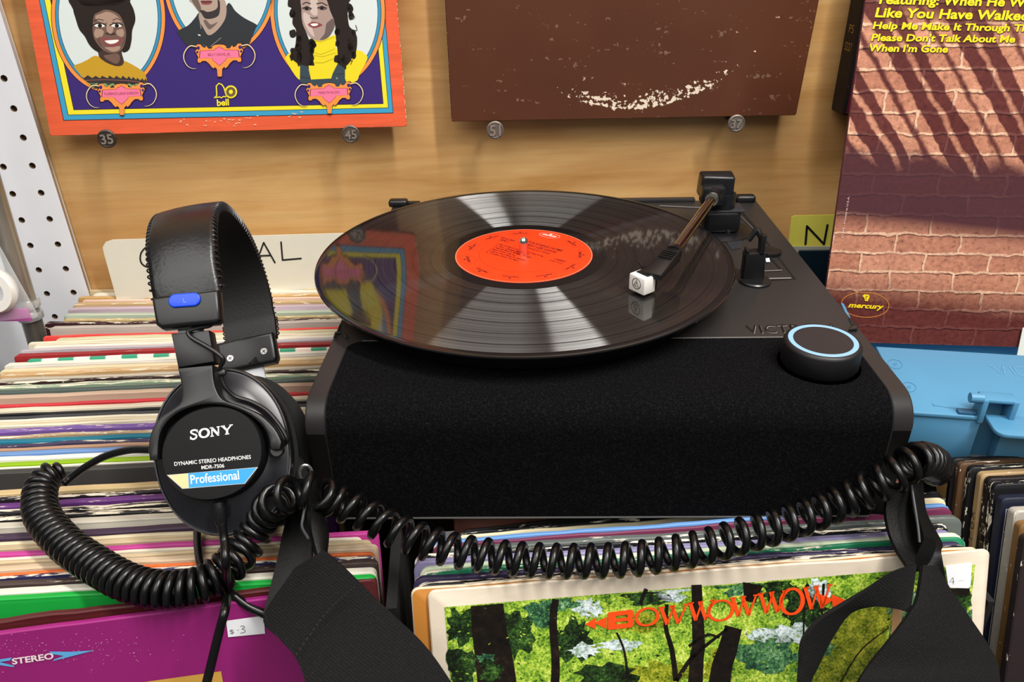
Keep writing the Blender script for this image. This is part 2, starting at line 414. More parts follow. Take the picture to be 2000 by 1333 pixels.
# image row of back edge, of front edge (on the column 250 px in), left end, edge colour, wear, plain words
LB = [
 (549.5, 553.5, 176, '#e3d3bd', .2, 'pinkish cream'), (554, 557.5, 172, '#d9cdb2', .15, 'greyish cream'), (558, 562.5, 167, '#e8d9b8', .2, 'warm cream'),
 (563, 567.5, 164, '#dcc79c', .3, 'yellowed cream'), (568, 575.5, 177, '#f3ead6', .1, 'bright cream'), (576, 581.5, 150, '#cfa568', .35, 'torn tan'),
 (583, 586.5, 158, '#efc9b4', .15, 'pale pink thin'), (587.5, 595, 138, '#c6a678', .3, 'ragged tan'), (596.5, 608, 124, '#c9b3bd', .12, 'lilac grey'),
 (608.5, 620, 116, '#b9c4ae', .12, 'pale sage green'), (620.5, 623.5, 122, '#c9ae78', .35, 'thin straw yellow'), (624, 631, 84, '#33141a', .42, 'dark maroon, white-flecked'),
 (631.5, 649.5, 82, '#bdb2a6', .06, 'broad grey beige'), (649.8, 653, 81, '#d4413b', .02, 'thin bright red'), (653, 659.5, 105, '#d6cfa9', .1, 'greenish cream'),
 (660, 663.5, 52, '#f0e4ca', .1, 'cream with torn corner'), (664, 667.5, 64, '#e6d9bb', .1, 'plain cream'), (668, 672, 62, '#f4ecd9', .08, 'clean ivory'),
 (672.5, 678, 34, '#c2b7bd', .12, 'mauve grey'), (680, 690, 22, '#8f2226', .22, 'dark red'), (691.5, 696, 50, '#3d9a7c', .0, 'green and white striped'),
 (696.5, 705, 4, '#f1ead9', .15, 'white torn-edged'), (705.5, 708.5, 18, '#d7d1c6', .15, 'thin off-white'), (709, 715.5, -4, '#ecd6ae', .25, 'peach cream'),
 (716, 727, -8, '#cfa877', .4, 'torn buff brown'), (727.5, 733.5, -10, '#c6bca9', .1, 'stone grey'), (734, 738.5, None, '#2e1a1b', .5, 'maroon, badly rubbed'),
 (740, 749.5, None, '#93a98c', .5, 'peeling pale green'), (750, 758, None, '#47534f', .12, 'dark slate green'), (759, 776.5, None, '#cdb09a', .16, 'pinkish buff torn-topped'),
 (778, 784.5, None, '#b93238', .08, 'bright crimson'), (785, 794.5, None, '#e9dcc2', .1, 'cream'), (795.5, 801, None, '#151517', .1, 'glossy black'),
 (801.5, 807.5, None, '#37383b', .14, 'charcoal'), (808, 812.5, None, '#f0e6d0', .1, 'ivory'), (813, 817.5, None, '#dccfae', .1, 'yellowish ivory'), (818, 823, None, '#e9dfc6', .14, 'chalky cream'),
 (824, 837, None, '#6c4f93', .36, 'lavender purple, scuffed'), (838.5, 845, None, '#b59a78', .5, 'brown torn-edged'), (845.5, 854.5, None, '#126a80', .1, 'teal blue'),
 (855, 862, None, '#3a3450', .36, 'slate violet, scuffed'), (863, 869, None, '#a5826a', .15, 'dusty brown'), (869.5, 878.5, None, '#6f97cf', .06, 'light blue'),
 (879, 889, None, '#f5f1ea', .06, 'pure white'), (889.5, 899.5, None, '#86ab0c', .05, 'lime green'), (899.6, 902, None, '#efe9dc', .05, 'thin white'),
 (902.5, 936, None, '#3b3a39', .04, 'wide charcoal'), (940, 953.5, None, '#d5bb8a', .2, 'straw tan'), (955.5, 964, None, '#1d171d', .4, 'black, chipped'),
 (965.5, 978, None, '#5d3070', .22, 'deep purple'), (979.5, 990.5, None, '#17161a', .5, 'black, much chipped'), (991, 1002.5, None, '#1b1a1c', .52, 'black, white-rimmed'),
 (1003, 1024, None, '#d3ccbc', .05, 'wide grey'), (1025.5, 1040.5, None, '#3c2c40', .14, 'plum grey'), (1042, 1049.5, None, '#e6d8b4', .12, 'butter cream'),
 (1050, 1060, None, '#cdb896', .15, 'biscuit'), (1061.5, 1072, None, '#b23a86', .06, 'magenta'), (1073, 1079, None, '#f0e6cf', .1, 'milk white'),
 (1079.5, 1087, None, '#d9c19b', .25, 'curling tan'), (1087.5, 1101, None, '#ddc3a4', .1, 'pinkish cream, wide'), (1103, 1108.5, None, '#d0632a', .05, 'orange'),
 (1109.5, 1116, None, '#2a2a52', .5, 'navy and white'), (1117.5, 1130, None, '#40332f', .22, 'brown black'), (1132, 1148, None, '#ece6d6', .05, 'wide chalk white'),
]
LN = len(LB); ORD = ['first', 'second', 'third', 'fourth', 'fifth', 'sixth', 'seventh', 'eighth', 'ninth', 'tenth']
zrand = random.Random(3)
def dim(h, k=.78):
    v = [int(h[i:i+2], 16) for i in (1, 3, 5)]; f = k**(1/2.2) if sum(v) > 420 else 1
    return '#%02x%02x%02x' % tuple(int(x*f) for x in v)
for i, (a, e, lp, c, wr, words) in enumerate(LB):
    z = -.1 + zrand.uniform(-.0012, .0012); s = lerp_tab((a+e)/2, SLOPE); dd = pxd(250, (a+e)/2, s, z)
    B = W(250, a, 'z', z); F = W(250, e, 'z', z); back = UZ.cross(dd).normalized(); sp = (B-F).dot(back)
    th = min(max(sp*.86, .0022), .0062); A = B - back*th
    if lp is not None: sl = (W(lp, e-(250-lp)*s*1.0, 'z', z)-A).dot(dd)
    else: sl = -.44-A.x + zrand.uniform(-.005, .005)
    sr = sl+.3145
    if words == 'magenta': sr = (W(738, 1046, 'z', z)-A).dot(dd); sl = sr-.3145
    elif words == 'milk white': sr = (W(706, 1054, 'z', z)-A).dot(dd); sl = sr-.3145
    elif a > 1078: sr = (W(732, a-480*.058, 'z', z)-A).dot(dd)+zrand.uniform(-.002, .002); sl = sr-.3145
    c = dim(c); em = wearmat(c, wr, '#d9cfba'); cm = wearmat(c, wr*.6, '#d9cfba')
    if words == 'green and white striped':
        em, t_ = newmat('striped_card'); v = t_.obj((1, 1, 1)); sx_ = t_.n('ShaderNodeSeparateXYZ'); t_.l(v, sx_.inputs[0])
        fr = t_.math('FRACT', t_.math('MULTIPLY', t_.math('ADD', sx_.outputs[0], 1.0), 38.0)); t_.l(t_.ramp(fr, [(.48, '#2f9473'), (.52, '#efd9cf')]), t_.b.inputs['Base Color']); cm = em
    nb = LB[i+1][5].split(',')[0] if i+1 < LN else 'green'
    sleeve('record_sleeve', A, dd, sl, sr, th, 10, cm, em, '%s record sleeve in left bin, behind the %s one' % (words, nb), group='record sleeves packed in the left bin', wob=.0008 if wr > .3 else .0004, seed=i)
# the front three: green, brown in film, purple with its print
def front_sleeve(py, s, c, wr, label, zz, rpx, th, film=False):
    dd = pxd(250, py, s, zz); A = W(250, py, 'z', zz); sr = (W(rpx, py+(rpx-250)*s, 'z', zz)-A).dot(dd)
    return sleeve('record_sleeve', A, dd, sr-.3145, sr, th, 10, mat(c, .3 if film else .45, var=.06, vscale=30, spec=.5), wearmat(c, wr), label, group='record sleeves packed in the left bin', wob=.0012 if film else .0003, seed=py), A, dd
front_sleeve(1157, -.060, '#159a3a', .04, 'bright green record sleeve in left bin, third from the front', -.1, 733, .004)
front_sleeve(1186, -.115, '#4f1d1f', .05, 'brown record sleeve in crinkled clear film, just behind the purple front one', -.1, 735, .004, True)
PURP, PA, PD = front_sleeve(1206, -.133, '#8c1a6a', .06, 'purple stereo record sleeve at the very front of the left bin', -.1, 708, .0035)
# ------------------------------------------------------------------ right bin
RS = [  # row at column 880, front row, right end px, colour, wear, words
 (1034, 1038.5, (1828, 938), '#0c0908', .25, 'near-black brown'), (1039.5, 1044, (1838, 955), '#121319', .42, 'black, flecked white'), (1044.5, 1048.5, (1846, 968), '#e5d6b0', .2, 'cream'),
 (1049, 1058, (1852, 979), '#5f8cc4', .2, 'sky blue'), (1058.5, 1062, (1858, 988), '#6b2b4a', .1, 'plum'), (1062.5, 1076, (1872, 1000), '#5d6460', .3, 'silver grey'),
 (1077, 1082.5, (1850, 1018), '#16171b', .5, 'black with white edge'), (1083.5, 1097, (1858, 1028), '#8d86ad', .25, 'lavender grey'), (1098.5, 1108, (1876, 1036), '#cfdcbd', .1, 'pale mint'),
 (1109, 1115, (1884, 1044), '#1f7a55', .45, 'green, worn'), (1116, 1129, (1878, 1052), '#332b4b', .3, 'dark violet'), (1130, 1141.5, (1890, 1060), '#18171b', .45, 'black, speckled'), (1142.5, 1151, (1893, 1067), '#141417', .5, 'black, white-chipped'),
]
RN = len(RS)
for i, (a, e, (rx, ry), c, wr, words) in enumerate(RS):
    z = -.1 if a > 1046 else -.1125
    s = (ry-a)/(rx-880); dd = pxd(1300, a+420*s, s, z)
    B = W(880, a, 'z', z); F = W(880, e, 'z', z); back = UZ.cross(dd).normalized(); sp = (B-F).dot(back); th = min(max(sp*.88, .0022), .006); A = B-back*th
    sr = (W(rx, ry, 'z', z)-A).dot(dd)
    nb = RS[i+1][5].split(',')[0] if i+1 < RN else 'ochre-sided'
    sleeve('record_sleeve', A, dd, sr-.3145, sr, th, 17, wearmat(c, wr*.7), wearmat(c, wr), '%s record sleeve in right bin, behind the %s one' % (words, nb), group='record sleeves packed in the right bin', seed=100+i, rc=.006)
# sleeves under the turntable, ends showing to its right
for i, (rx, ry, c, wr, words) in enumerate([(1835, 958, '#7c4c40', .25, 'rust brown'), (1822, 944, '#d9c6a2', .2, 'light cream'), (1812, 930, '#20191c', .3, 'black')]):
    z = -.1125; R0 = W(rx, ry, 'z', z); dd = Vector((.9957, .0924, 0)); A = R0+UZ.cross(dd)*(.004+.0*i)
    sleeve('record_sleeve', A+UZ.cross(dd)*.012*(i+0.6), dd, -.3145, 0, .004, 17, wearmat(c, wr*.7), wearmat(c, wr), '%s record sleeve under the turntable, its corner showing at right' % words, group='record sleeves packed in the right bin', seed=130+i, rc=.007)
# front sleeve with the forest picture
zb_ = -.0935; LA = W(820, 1156, 'z', zb_); LB_ = W(1935, 1075, 'z', zb_); fd = (LB_-LA).normalized()
card = wearmat('#d2c5b2', .08, '#b5966a'); 
BW = sleeve('record_sleeve', LA, fd, 0.004, (LB_-LA).length, .0022, 18, card, card, 'cream bordered record sleeve with forest picture at the front of the right bin', group='record sleeves packed in the right bin', seed=200, rc=.004)
sleeve('record_sleeve', LA+UZ.cross(fd)*.0027-UZ*.0003, fd, -.005, .3095, .0022, 18, mat('#b5762e', .5), wearmat('#cdbca2', .12), 'ochre-sided cream record sleeve directly behind the forest picture sleeve', group='record sleeves packed in the right bin', seed=201, rc=.004)
# ------------------------------------------------------------------ third bin at far right: spines on the left side, tops running out of view
BX = [  # px of the top left front corner, colour, wear, thickness, words
 (1862, 899, '#131013', .15, .004, 'narrow black'), (1876, 906, '#553d28', .3, .006, 'brown'), (1897, 914, '#151518', .4, .0065, 'cracked black'),
 (1918, 926, '#a58a63', .15, .0055, 'tan, hand-lettered'), (1932, 936, '#1a1212', .3, .005, 'dark brown, torn top'), (1944, 947, '#141317', .42, .005, 'black, white torn top'),
 (1958, 976, '#1c2032', .12, .006, 'navy CG titled'), (1983, 1001, '#a9a49b', .2, .007, 'grey film-wrapped'), (1994, 1024, '#7a5a34', .2, .006, 'ochre'), (2003, 1050, '#2a2022', .2, .006, 'dark front')]
d3 = Vector((.9975, .07, 0)).normalized()
for i, (xa, ya, c, wr, th, words) in enumerate(BX):
    z = -.0905 if i < 6 else -.0925; A = W(xa, ya, 'z', z)
    o = sleeve('record_sleeve', A, d3, 0, .3145, th, 15, wearmat(c, wr*.4), wearmat(c, wr), '%s record sleeve at the far right, its spine toward the turntable' % words, group='record sleeves in the far right bin', seed=300+i, rc=.003)
    Mx = ROT[o.name]; bk = Vector(Mx.col[1][:3]); up = Vector(Mx.col[2][:3])
    ar = Art(lambda y, z_, Mx=Mx: Mx @ Vector((-.15725, y, z_)), -d3, .0003)
    if i == 3:
        for k, ch in enumerate('KOLLA'): ar.text(ch, (.0044, .283-k*.007), (.0012, .283-k*.007), .0050, mat('#3a2c1e', .8), up=(0, 1))
        adopt(ar.build('spine_writing', None), o)
    if i == 4: ar.text('ELEKTRA 7E-SERIES', (.0012, .285), (.0012, .185), .0030, mat('#7d6c44', .5), up=(-1, 0)); adopt(ar.build('spine_title', None), o)
    if i == 5: ar.text('CG 31216', (.0012, .258), (.0012, .200), .0030, mat('#b9b2a0', .5), up=(-1, 0)); adopt(ar.build('spine_title', None), o)
    if i == 6:
        wh = mat('#c9c9d2', .5); ar = Art(lambda x, z_, Mx=Mx: Mx @ Vector((-.15725+x, 0, z_)), -bk, .0003)
        ar.stroke([(.003, .21), (.003, .3085), (.05, .3085)], .0005, wh); ar.stroke([(.003, .2935), (.05, .2935)], .0005, wh); ar.text('CG 3', (.0050, .2965), (.0185, .2965), .0085, wh, up=(0, 1)); ar.text('C', (.0042, .2815), (.0095, .2815), .0090, wh, up=(0, 1)); adopt(ar.build('cover_title', None), o)
# ------------------------------------------------------------------ crates under it all
cr = thing('record_crate', (-.05, -.05, -.98), 'black wooden record bin under the turntable and the sleeves', 'record bin'); ck = mat('#0b0a0a', .8)
dv = Vector((-.094, .9956, 0)); dx = Vector((.9956, .094, 0))
def board(name, p, l, th, z0, z1, ax=dv, side=dx):
    b = MB(); a = Vector(p); e = a+ax*l; s_ = side*th
    b.hexa([a+UZ*z0, a+s_+UZ*z0, e+s_+UZ*z0, e+UZ*z0, a+UZ*z1, a+s_+UZ*z1, e+s_+UZ*z1, e+UZ*z1], ck); b.build(name, cr)
board('divider', (-.0765, -.23, 0), .395, .006, -.47, -.1125)
board('divider', (.2645, -.21, 0), .38, .004, -.47, -.13)
board('side_panel', (-.505, -.42, 0), .56, .012, -.47, -.16)
board('side_panel', (.66, -.36, 0), .56, .012, -.47, -.16)
board('bin_floor', (-.50, -.44, 0), .60, 1.16, -.485, -.47)
board('front_panel', (-.50, -.44, 0), 1.16, .012, -.47, -.33, dx, dv)
for x, y in ((-.47, -.40), (.60, -.30), (-.50, .12), (.58, .18)):
    b = MB(); b.box((x, y, -.7325), (.04, .04, .495), ck, .003); b.build('leg', cr)
# ------------------------------------------------------------------ header card, yellow N card, divider
b = MB(); cardm = mat('#dad6c6', .5, var=.02); HP = SLP + WALLN*.004
pts = [WP(x, y, HP, WALLN) for x, y in ((222, 575), (700, 560), (700, 455), (660, 455.5), (212, 471))]
q_ = [(v-pts[0]).dot(WX) for v in pts]; z_ = [v.z for v in pts]
poly = [(q_[0], z_[0]-.09), (q_[1], z_[1]-.09), (q_[2], z_[2]), (q_[4]+.004, z_[4]+.001), (q_[4]-.003, z_[4]-.001), (q_[4]-.007, z_[4]-.006), (q_[4]-.0075, z_[4]-.012)]
Mh = Matrix((WX, UZ, WALLN)).transposed().to_4x4(); Mh.translation = Vector((pts[0].x, pts[0].y, 0))
b.prism(poly, -.0008, 0, cardm, Mh); o = b.build('divider_card', loc=Mh @ Vector((.12, z_[0]-.09, 0))); ROT[o.name] = Matrix.Translation(o.location)
tag(o, 'cream header card lettered in black marker behind the left bin records', 'divider card')
ar = Art(lambda x, y: WP(x, y, HP, WALLN), WALLN, .0003); ink = mat('#141312', .6)
def lett(strokes, w=3.2):
    for s_ in strokes: ar.stroke(spline2(s_, 5) if len(s_) > 2 and s_[0] != s_[1] else s_, w, ink, caps=True)
lett([[(300, 485), (288, 482), (277, 492), (274, 505), (278, 516), (290, 522), (304, 518)]])
lett([[(482, 482), (470, 479), (459, 489), (457, 501), (461, 512), (473, 517), (485, 513)]])
lett([[(322, 482), (322, 521)], [(322, 521), (340, 519)], [(352, 520), (364, 479)], [(364, 479), (378, 517)], [(440, 479), (440, 516)]])
lett([[(404, 482), (392, 484), (401, 497), (392, 516)], [(424, 482), (413, 484), (423, 497), (412, 516)]])
lett([[(500, 515), (515, 474)], [(515, 474), (537, 513)], [(505, 500), (529, 499)], [(549, 473), (552, 508)]]); lett([[(552, 508), (588, 505)]])
adopt(ar.build('marker_lettering', None), o)
NP = Vector((.28, .186, 0))
yl = mat('#f6ee66', .55, var=.04, vscale=40)
def flat_card(name, pxs, P0, N, th, m, label, cat, ext=0):
    b = MB(); f = [WP(x, y, P0, N) for x, y in pxs]; k = [v-N*th for v in f]
    for a in range(len(f)): c = (a+1) % len(f); b.face([f[a], f[c], k[c], k[a]], m)
    b.face(f, m); b.face(k[::-1], m); o = b.build(name, loc=f[0]); ROT[o.name] = Matrix.Translation(o.location); tag(o, label, cat); return o
o = flat_card('divider_card', [(1539, 484), (1546, 424), (1552, 421.5), (1660, 419), (1655, 600), (1560, 600), (1548, 540)], NP, WALLN, .0008, yl, 'yellow divider card lettered N behind the turntable', 'divider card')
ar = Art(lambda x, y: WP(x, y, NP, WALLN), WALLN, .0003)
ar.stroke([(1573, 477), (1576, 442)], 4.5, ink, caps=True); ar.stroke([(1576, 442), (1609, 477)], 4.5, ink, caps=True); ar.stroke([(1609, 477), (1616, 440)], 4.5, ink, caps=True)
adopt(ar.build('marker_lettering', None), o)
d_ = WX; A = WP(1533, 487, NP+WALLN*.006, WALLN); B2 = WP(1640, 487, NP+WALLN*.006, WALLN)
flat_card('divider_sleeve', [(1532, 492), (1540, 482), (1640, 482), (1660, 640), (1590, 640), (1560, 540)], NP+WALLN*.004, WALLN, .0012, mat('#c8cabf', .25, alpha=.85), 'clear grey plastic divider sleeve in front of the yellow card', 'divider')
flat_card('record_sleeve', [(1560, 497), (1563, 491), (1650, 490), (1660, 660), (1600, 660)], NP+WALLN*.009, WALLN, .003, mat('#0d2433', .4), 'dark navy record sleeve below the yellow N card', 'record sleeve')
# ------------------------------------------------------------------ turntable
X0, X1, YF, YB, ZD, ZB = -.1245, .2177, -.171, .1765, -.020, -.1095
TT = thing('turntable', (.0466, 0, ZB), 'black suitcase-style record player with fabric front, tonearm and lit knob', 'record player')
shell = mat('#252323', .40, spec=.45, bump=.05, bscale=1800, name='satin_shell')
lower = mat('#0b0a0a', .5, spec=.25, name='lower_shell')
RF = .018
def prof(ins=0.0, z_lo=-.036):
    """outline of the case side (y, z), from the back bottom over the top to the front"""
    p = [(YB-ins, z_lo), (YB-ins, ZD-.003-ins), (YB-.003-ins, ZD-ins)]
    for k in range(9):
        a = math.pi/2*k/8; p.append((YF+RF-(RF-ins)*math.sin(a), ZD-RF+(RF-ins)*math.cos(a)))
    if z_lo < ZD-RF: p.append((YF+ins, z_lo))
    return p
Mx = Matrix(((0, 0, 1, 0), (1, 0, 0, 0), (0, 1, 0, 0), (0, 0, 0, 1)))   # design (y,z) extruded along x
def bevprism(b, pts, xa, xb, m, bev):
    b.prism(pts, xa, xb, m, Mx, bev, 2)
b = MB(); bevprism(b, prof(0, -.0375), X0, X1, shell, .0018); b.build('top_shell', TT)
b = MB(); lo = [(YB, -.101), (YB, -.0378), (YF, -.0378), (YF+.002, -.101)]; bevprism(b, lo, X0+.0004, X1-.0004, lower, .0012); b.build('lower_body', TT)
b = MB(); b.box(((X0+X1)/2, (YF+YB)/2+.004, -.105), (X1-X0-.016, YB-YF-.014, .008), lower, .0015); b.build('base_plate', TT)
for x in (X0+.03, X1-.03):
    for y in (YF+.035, YB-.03):
        b = MB(); b.lathe([(0, -.1095), (.010, -.1095), (.011, -.1085), (.011, -.104), (0, -.104)], mat('#0a0a0a', .8), Matrix.Translation((x, y, 0)), 24); b.build('foot', TT)
# fabric grille: wraps from the deck over the front
def cloth():
    m, t = newmat('speaker_cloth'); b = t.b; b.inputs['Roughness'].default_value = .95; b.inputs['Specular IOR Level'].default_value = .06
    v = t.obj(); n = t.noise(v, 900, 3, .7); n2 = t.noise(v, 2600, 2, .5)
    t.l(t.ramp(n, [(.40, '#050506'), (.56, '#0c0c0e'), (.72, '#1b1b1e'), (.84, '#3c3c40')]), b.inputs['Base Color'])
    t.bump(n, .7, .0006); return m
CLOTH = cloth()
GX0, GX1, GY, GZ = X0+.0125, X1-.0125, -.0955, -.0985
path = [(GY, ZD)]
for k in range(1, 8): path.append((GY+(YF+RF-GY)*k/8, ZD))
for k in range(9):
    a = math.pi/2*k/8; path.append((YF+RF-RF*math.sin(a), ZD-RF+RF*math.cos(a)))
for k in range(1, 11): path.append((YF, ZD-RF+(GZ-ZD+RF)*k/10))
def grille(b, off, grow, m):
    rows = []; s = 0; L = [0]
    for p, q in zip(path, path[1:]): s += math.hypot(q[0]-p[0], q[1]-p[1]); L.append(s)
    rc = .009; extra = [(GY-rc*(1-math.cos(math.pi/2*k/5)), ZD) for k in range(6)]
    pp = extra+[p for p in path[1:] if p[0] < GY-rc-1e-4 or p[1] < ZD-1e-6]
    for i, p in enumerate(pp):
        d = GY-p[0] if p[1] > ZD-1e-6 else 1
        ins = rc-math.sqrt(max(0, rc*rc-(rc-d)**2)) if d < rc else 0
        if p[1] >= ZD-1e-6: n = (0, 1)
        elif p[0] <= YF+1e-6: n = (-1, 0)
        else:
            a = math.atan2(p[1]-(ZD-RF), p[0]-(YF+RF)); n = (math.cos(a), math.sin(a))
        y, z = p[0]+n[0]*off+(grow if i == 0 else 0), p[1]+n[1]*off-(grow*.5 if i == len(pp)-1 else 0)
        xa, xb = GX0+ins-grow, GX1-ins+grow; N = 40
        rows.append([b.bm.verts.new((xa+(xb-xa)*j/N, y, z)) for j in range(N+1)])
    k = b.mi(m)
    for r, q in zip(rows, rows[1:]):
        for j in range(len(r)-1): b.bm.faces.new((r[j], r[j+1], q[j+1], q[j])).material_index = k
b = MB(); grille(b, .0002, .0011, mat('#040404', .9)); b.build('grille_seam', TT, smooth=60)
b = MB(); grille(b, .0007, 0, CLOTH); b.build('speaker_grille', TT, smooth=60)
# edge highlight painted as a bright strip where deck meets cloth, slim lip under the cloth
b = MB(); b.box(((GX0+GX1)/2, GY+.0012, ZD+.0003), (GX1-GX0-.016, .0007, .0007), mat('#8b8a88', .3, .3)); b.build('deck_edge_highlight', TT)
b = MB(); b.box(((GX0+GX1)/2, YF-.0002, GZ-.0014), (GX1-GX0, .0012, .0008), mat('#6d6c6a', .35, .2)); b.build('front_edge_trim', TT)
# arm bay on the deck: groove shade and edge highlights painted as flat strokes
gl = mat('#0e0e10', .28, name='gloss_black'); D = lambda x, y: W(x, y, 'z', ZD)
bay = [(1286, 404), (1440, 408), (1452, 418), (1480, 450), (1553, 546), (1500, 549), (1460, 560), (1420, 480), (1360, 440)]
b = MB(); ar = Art(D, UZ, .0003, .0002)
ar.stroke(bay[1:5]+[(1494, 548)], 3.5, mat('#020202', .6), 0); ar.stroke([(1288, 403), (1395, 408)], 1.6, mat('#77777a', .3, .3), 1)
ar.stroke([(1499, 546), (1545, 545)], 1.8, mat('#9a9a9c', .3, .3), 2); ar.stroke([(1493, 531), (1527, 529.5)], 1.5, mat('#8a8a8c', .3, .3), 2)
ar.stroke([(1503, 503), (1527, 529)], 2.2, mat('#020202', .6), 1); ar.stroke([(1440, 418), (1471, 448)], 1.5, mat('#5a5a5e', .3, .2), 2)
ar.poly([(1495, 507), (1502, 506), (1504, 514), (1496, 514)], mat('#d8d8d8', .5), 3); ar.poly([(1448, 458.5), (1461, 458), (1463, 461), (1450, 462)], mat('#b8b8b8', .4), 3)
o = ar.build('arm_bay_shading', TT)
ar = Art(D, UZ, .0003); ar.poly([(1412, 466), (1444, 464), (1450, 478), (1446, 486), (1430, 489)], mat('#2c2d31', .25), 1); ar.build('finger_recess', TT)
# deck name in black over a pale offset copy painted as edge highlight
ar = Art(D, UZ, .00025, .0001); lt = mat('#0a0a0a', .2); lh = mat('#807d78', .35)
ar.text('VICTROLA', (1457, 653.5), (1640, 648.5), 15.5, lh, 0, shear=-.25, space=1.15); ar.text('VICTROLA', (1456, 652.5), (1639, 647.5), 15.5, lt, 2, shear=-.25, space=1.15); ar.build('deck_lettering', TT)
# lid catches at the deck corners
def catch(pxs, h):
    b = MB(); f = [D(x, y) for x, y in pxs]; b.hexa([v-UZ*.0005 for v in f]+[v+UZ*h for v in f], BLACKP, .0006); b.build('lid_catch', TT)
ar = Art(D, UZ, .0003, .0002); ar.poly([(1656, 622), (1661, 622), (1673, 637), (1663, 637)], mat('#010101', .8)); ar.poly([(657, 655), (663, 636), (667, 633), (664, 654)], mat('#010101', .8)); ar.build('catch_slot', TT)
b = MB(); q = [D(1656, 649), D(1674, 648), D(1677, 638), D(1663, 638)]; b.hexa([v-UZ*.0005 for v in q]+[v+UZ*.0022 for v in q], mat('#161618', .25), .0008); b.build('lid_catch', TT)
b = MB(); b.tube([D(654, 662)+UZ*.001, D(656, 655)+UZ*.0015, D(671, 654)+UZ*.0015, D(678, 662)+UZ*.0006], .0009, mat('#2b2b2b', .25), 8); b.build('lid_catch', TT)
for (xa, ya, s) in ((768, 408, 1), (1462, 392, -1)):
    P0 = D(xa, ya); b = MB(); b.box((P0.x+s*.004, YB-.007, ZD+.003), (.018, .010, .007), BLACKP, .0025, seg=3); b.box((P0.x+s*.014, YB-.004, ZD+.0015), (.02, .006, .003), BLACKP, .001); b.build('lid_hinge', TT)
b = MB(); b.box((.06, YB-.004, ZD+.0015), (.20, .007, .0035), shell, .001); b.build('rear_rail', TT)
# knob
KC = D(1598, 713); b = MB(); ar = Art(lambda x, y: Vector((KC.x+x, KC.y+y, ZD)), UZ, .0011)
ar.ell((0, 0), .0238, .0238, mat('#010101', 1.0, spec=0), 0, seg=64); ar.build('knob_well_shade', TT)  # flat black disc painted for the shade in the recess round the knob
KR, KH = .0222, .0168
kb = mat('#0d0c0e', .5, name='knob_black'); kt = mat('#1d191d', .5, bump=.06, bscale=2500)
Mk = Matrix.Translation((KC.x, KC.y, ZD)); b = MB()
b.lathe([(KR-.001, .0012), (KR, .003), (KR, KH-.0022), (KR-.0006, KH-.0008), (KR-.0018, KH), (KR-.0026, KH)], kb, Mk, 96); KN = b.build('volume_knob', TT)
KN['label'] = 'round black knob'
em, t = newmat('ring_light'); t.b.inputs['Base Color'].default_value = col('#0a1830'); t.b.inputs['Emission Color'].default_value = col('#a8d6ff'); t.b.inputs['Emission Strength'].default_value = 1.15
b = MB(); b.lathe([(KR-.0026, KH), (KR-.0028, KH+.0002), (KR-.0052, KH+.0002), (KR-.0054, KH)], em, Mk, 96); o = b.build('light_ring', KN); o['label'] = 'glowing pale blue ring'
b = MB(); b.lathe([(KR-.0054, KH), (KR-.0056, KH+.0002), (0, KH+.0002)], kt, Mk, 96); b.build('knob_cap', KN)
# platter and spindle
b = MB(); b.lathe([(.128, ZD+.003), (.136, ZD+.003), (.138, ZD+.006), (.138, -.005), (.136, -.0024), (0, -.0024)], mat('#0b0b0c', .4), None, 96); PLT = b.build('platter', TT)
b = MB(); b.lathe([(.0034, -.003), (.0034, .0095), (.0031, .0112), (.0021, .0126), (.0008, .0134), (0, .0135)], mat('#d9d6d0', .12, 1.0, name='chrome'), None, 32); b.build('spindle', PLT)
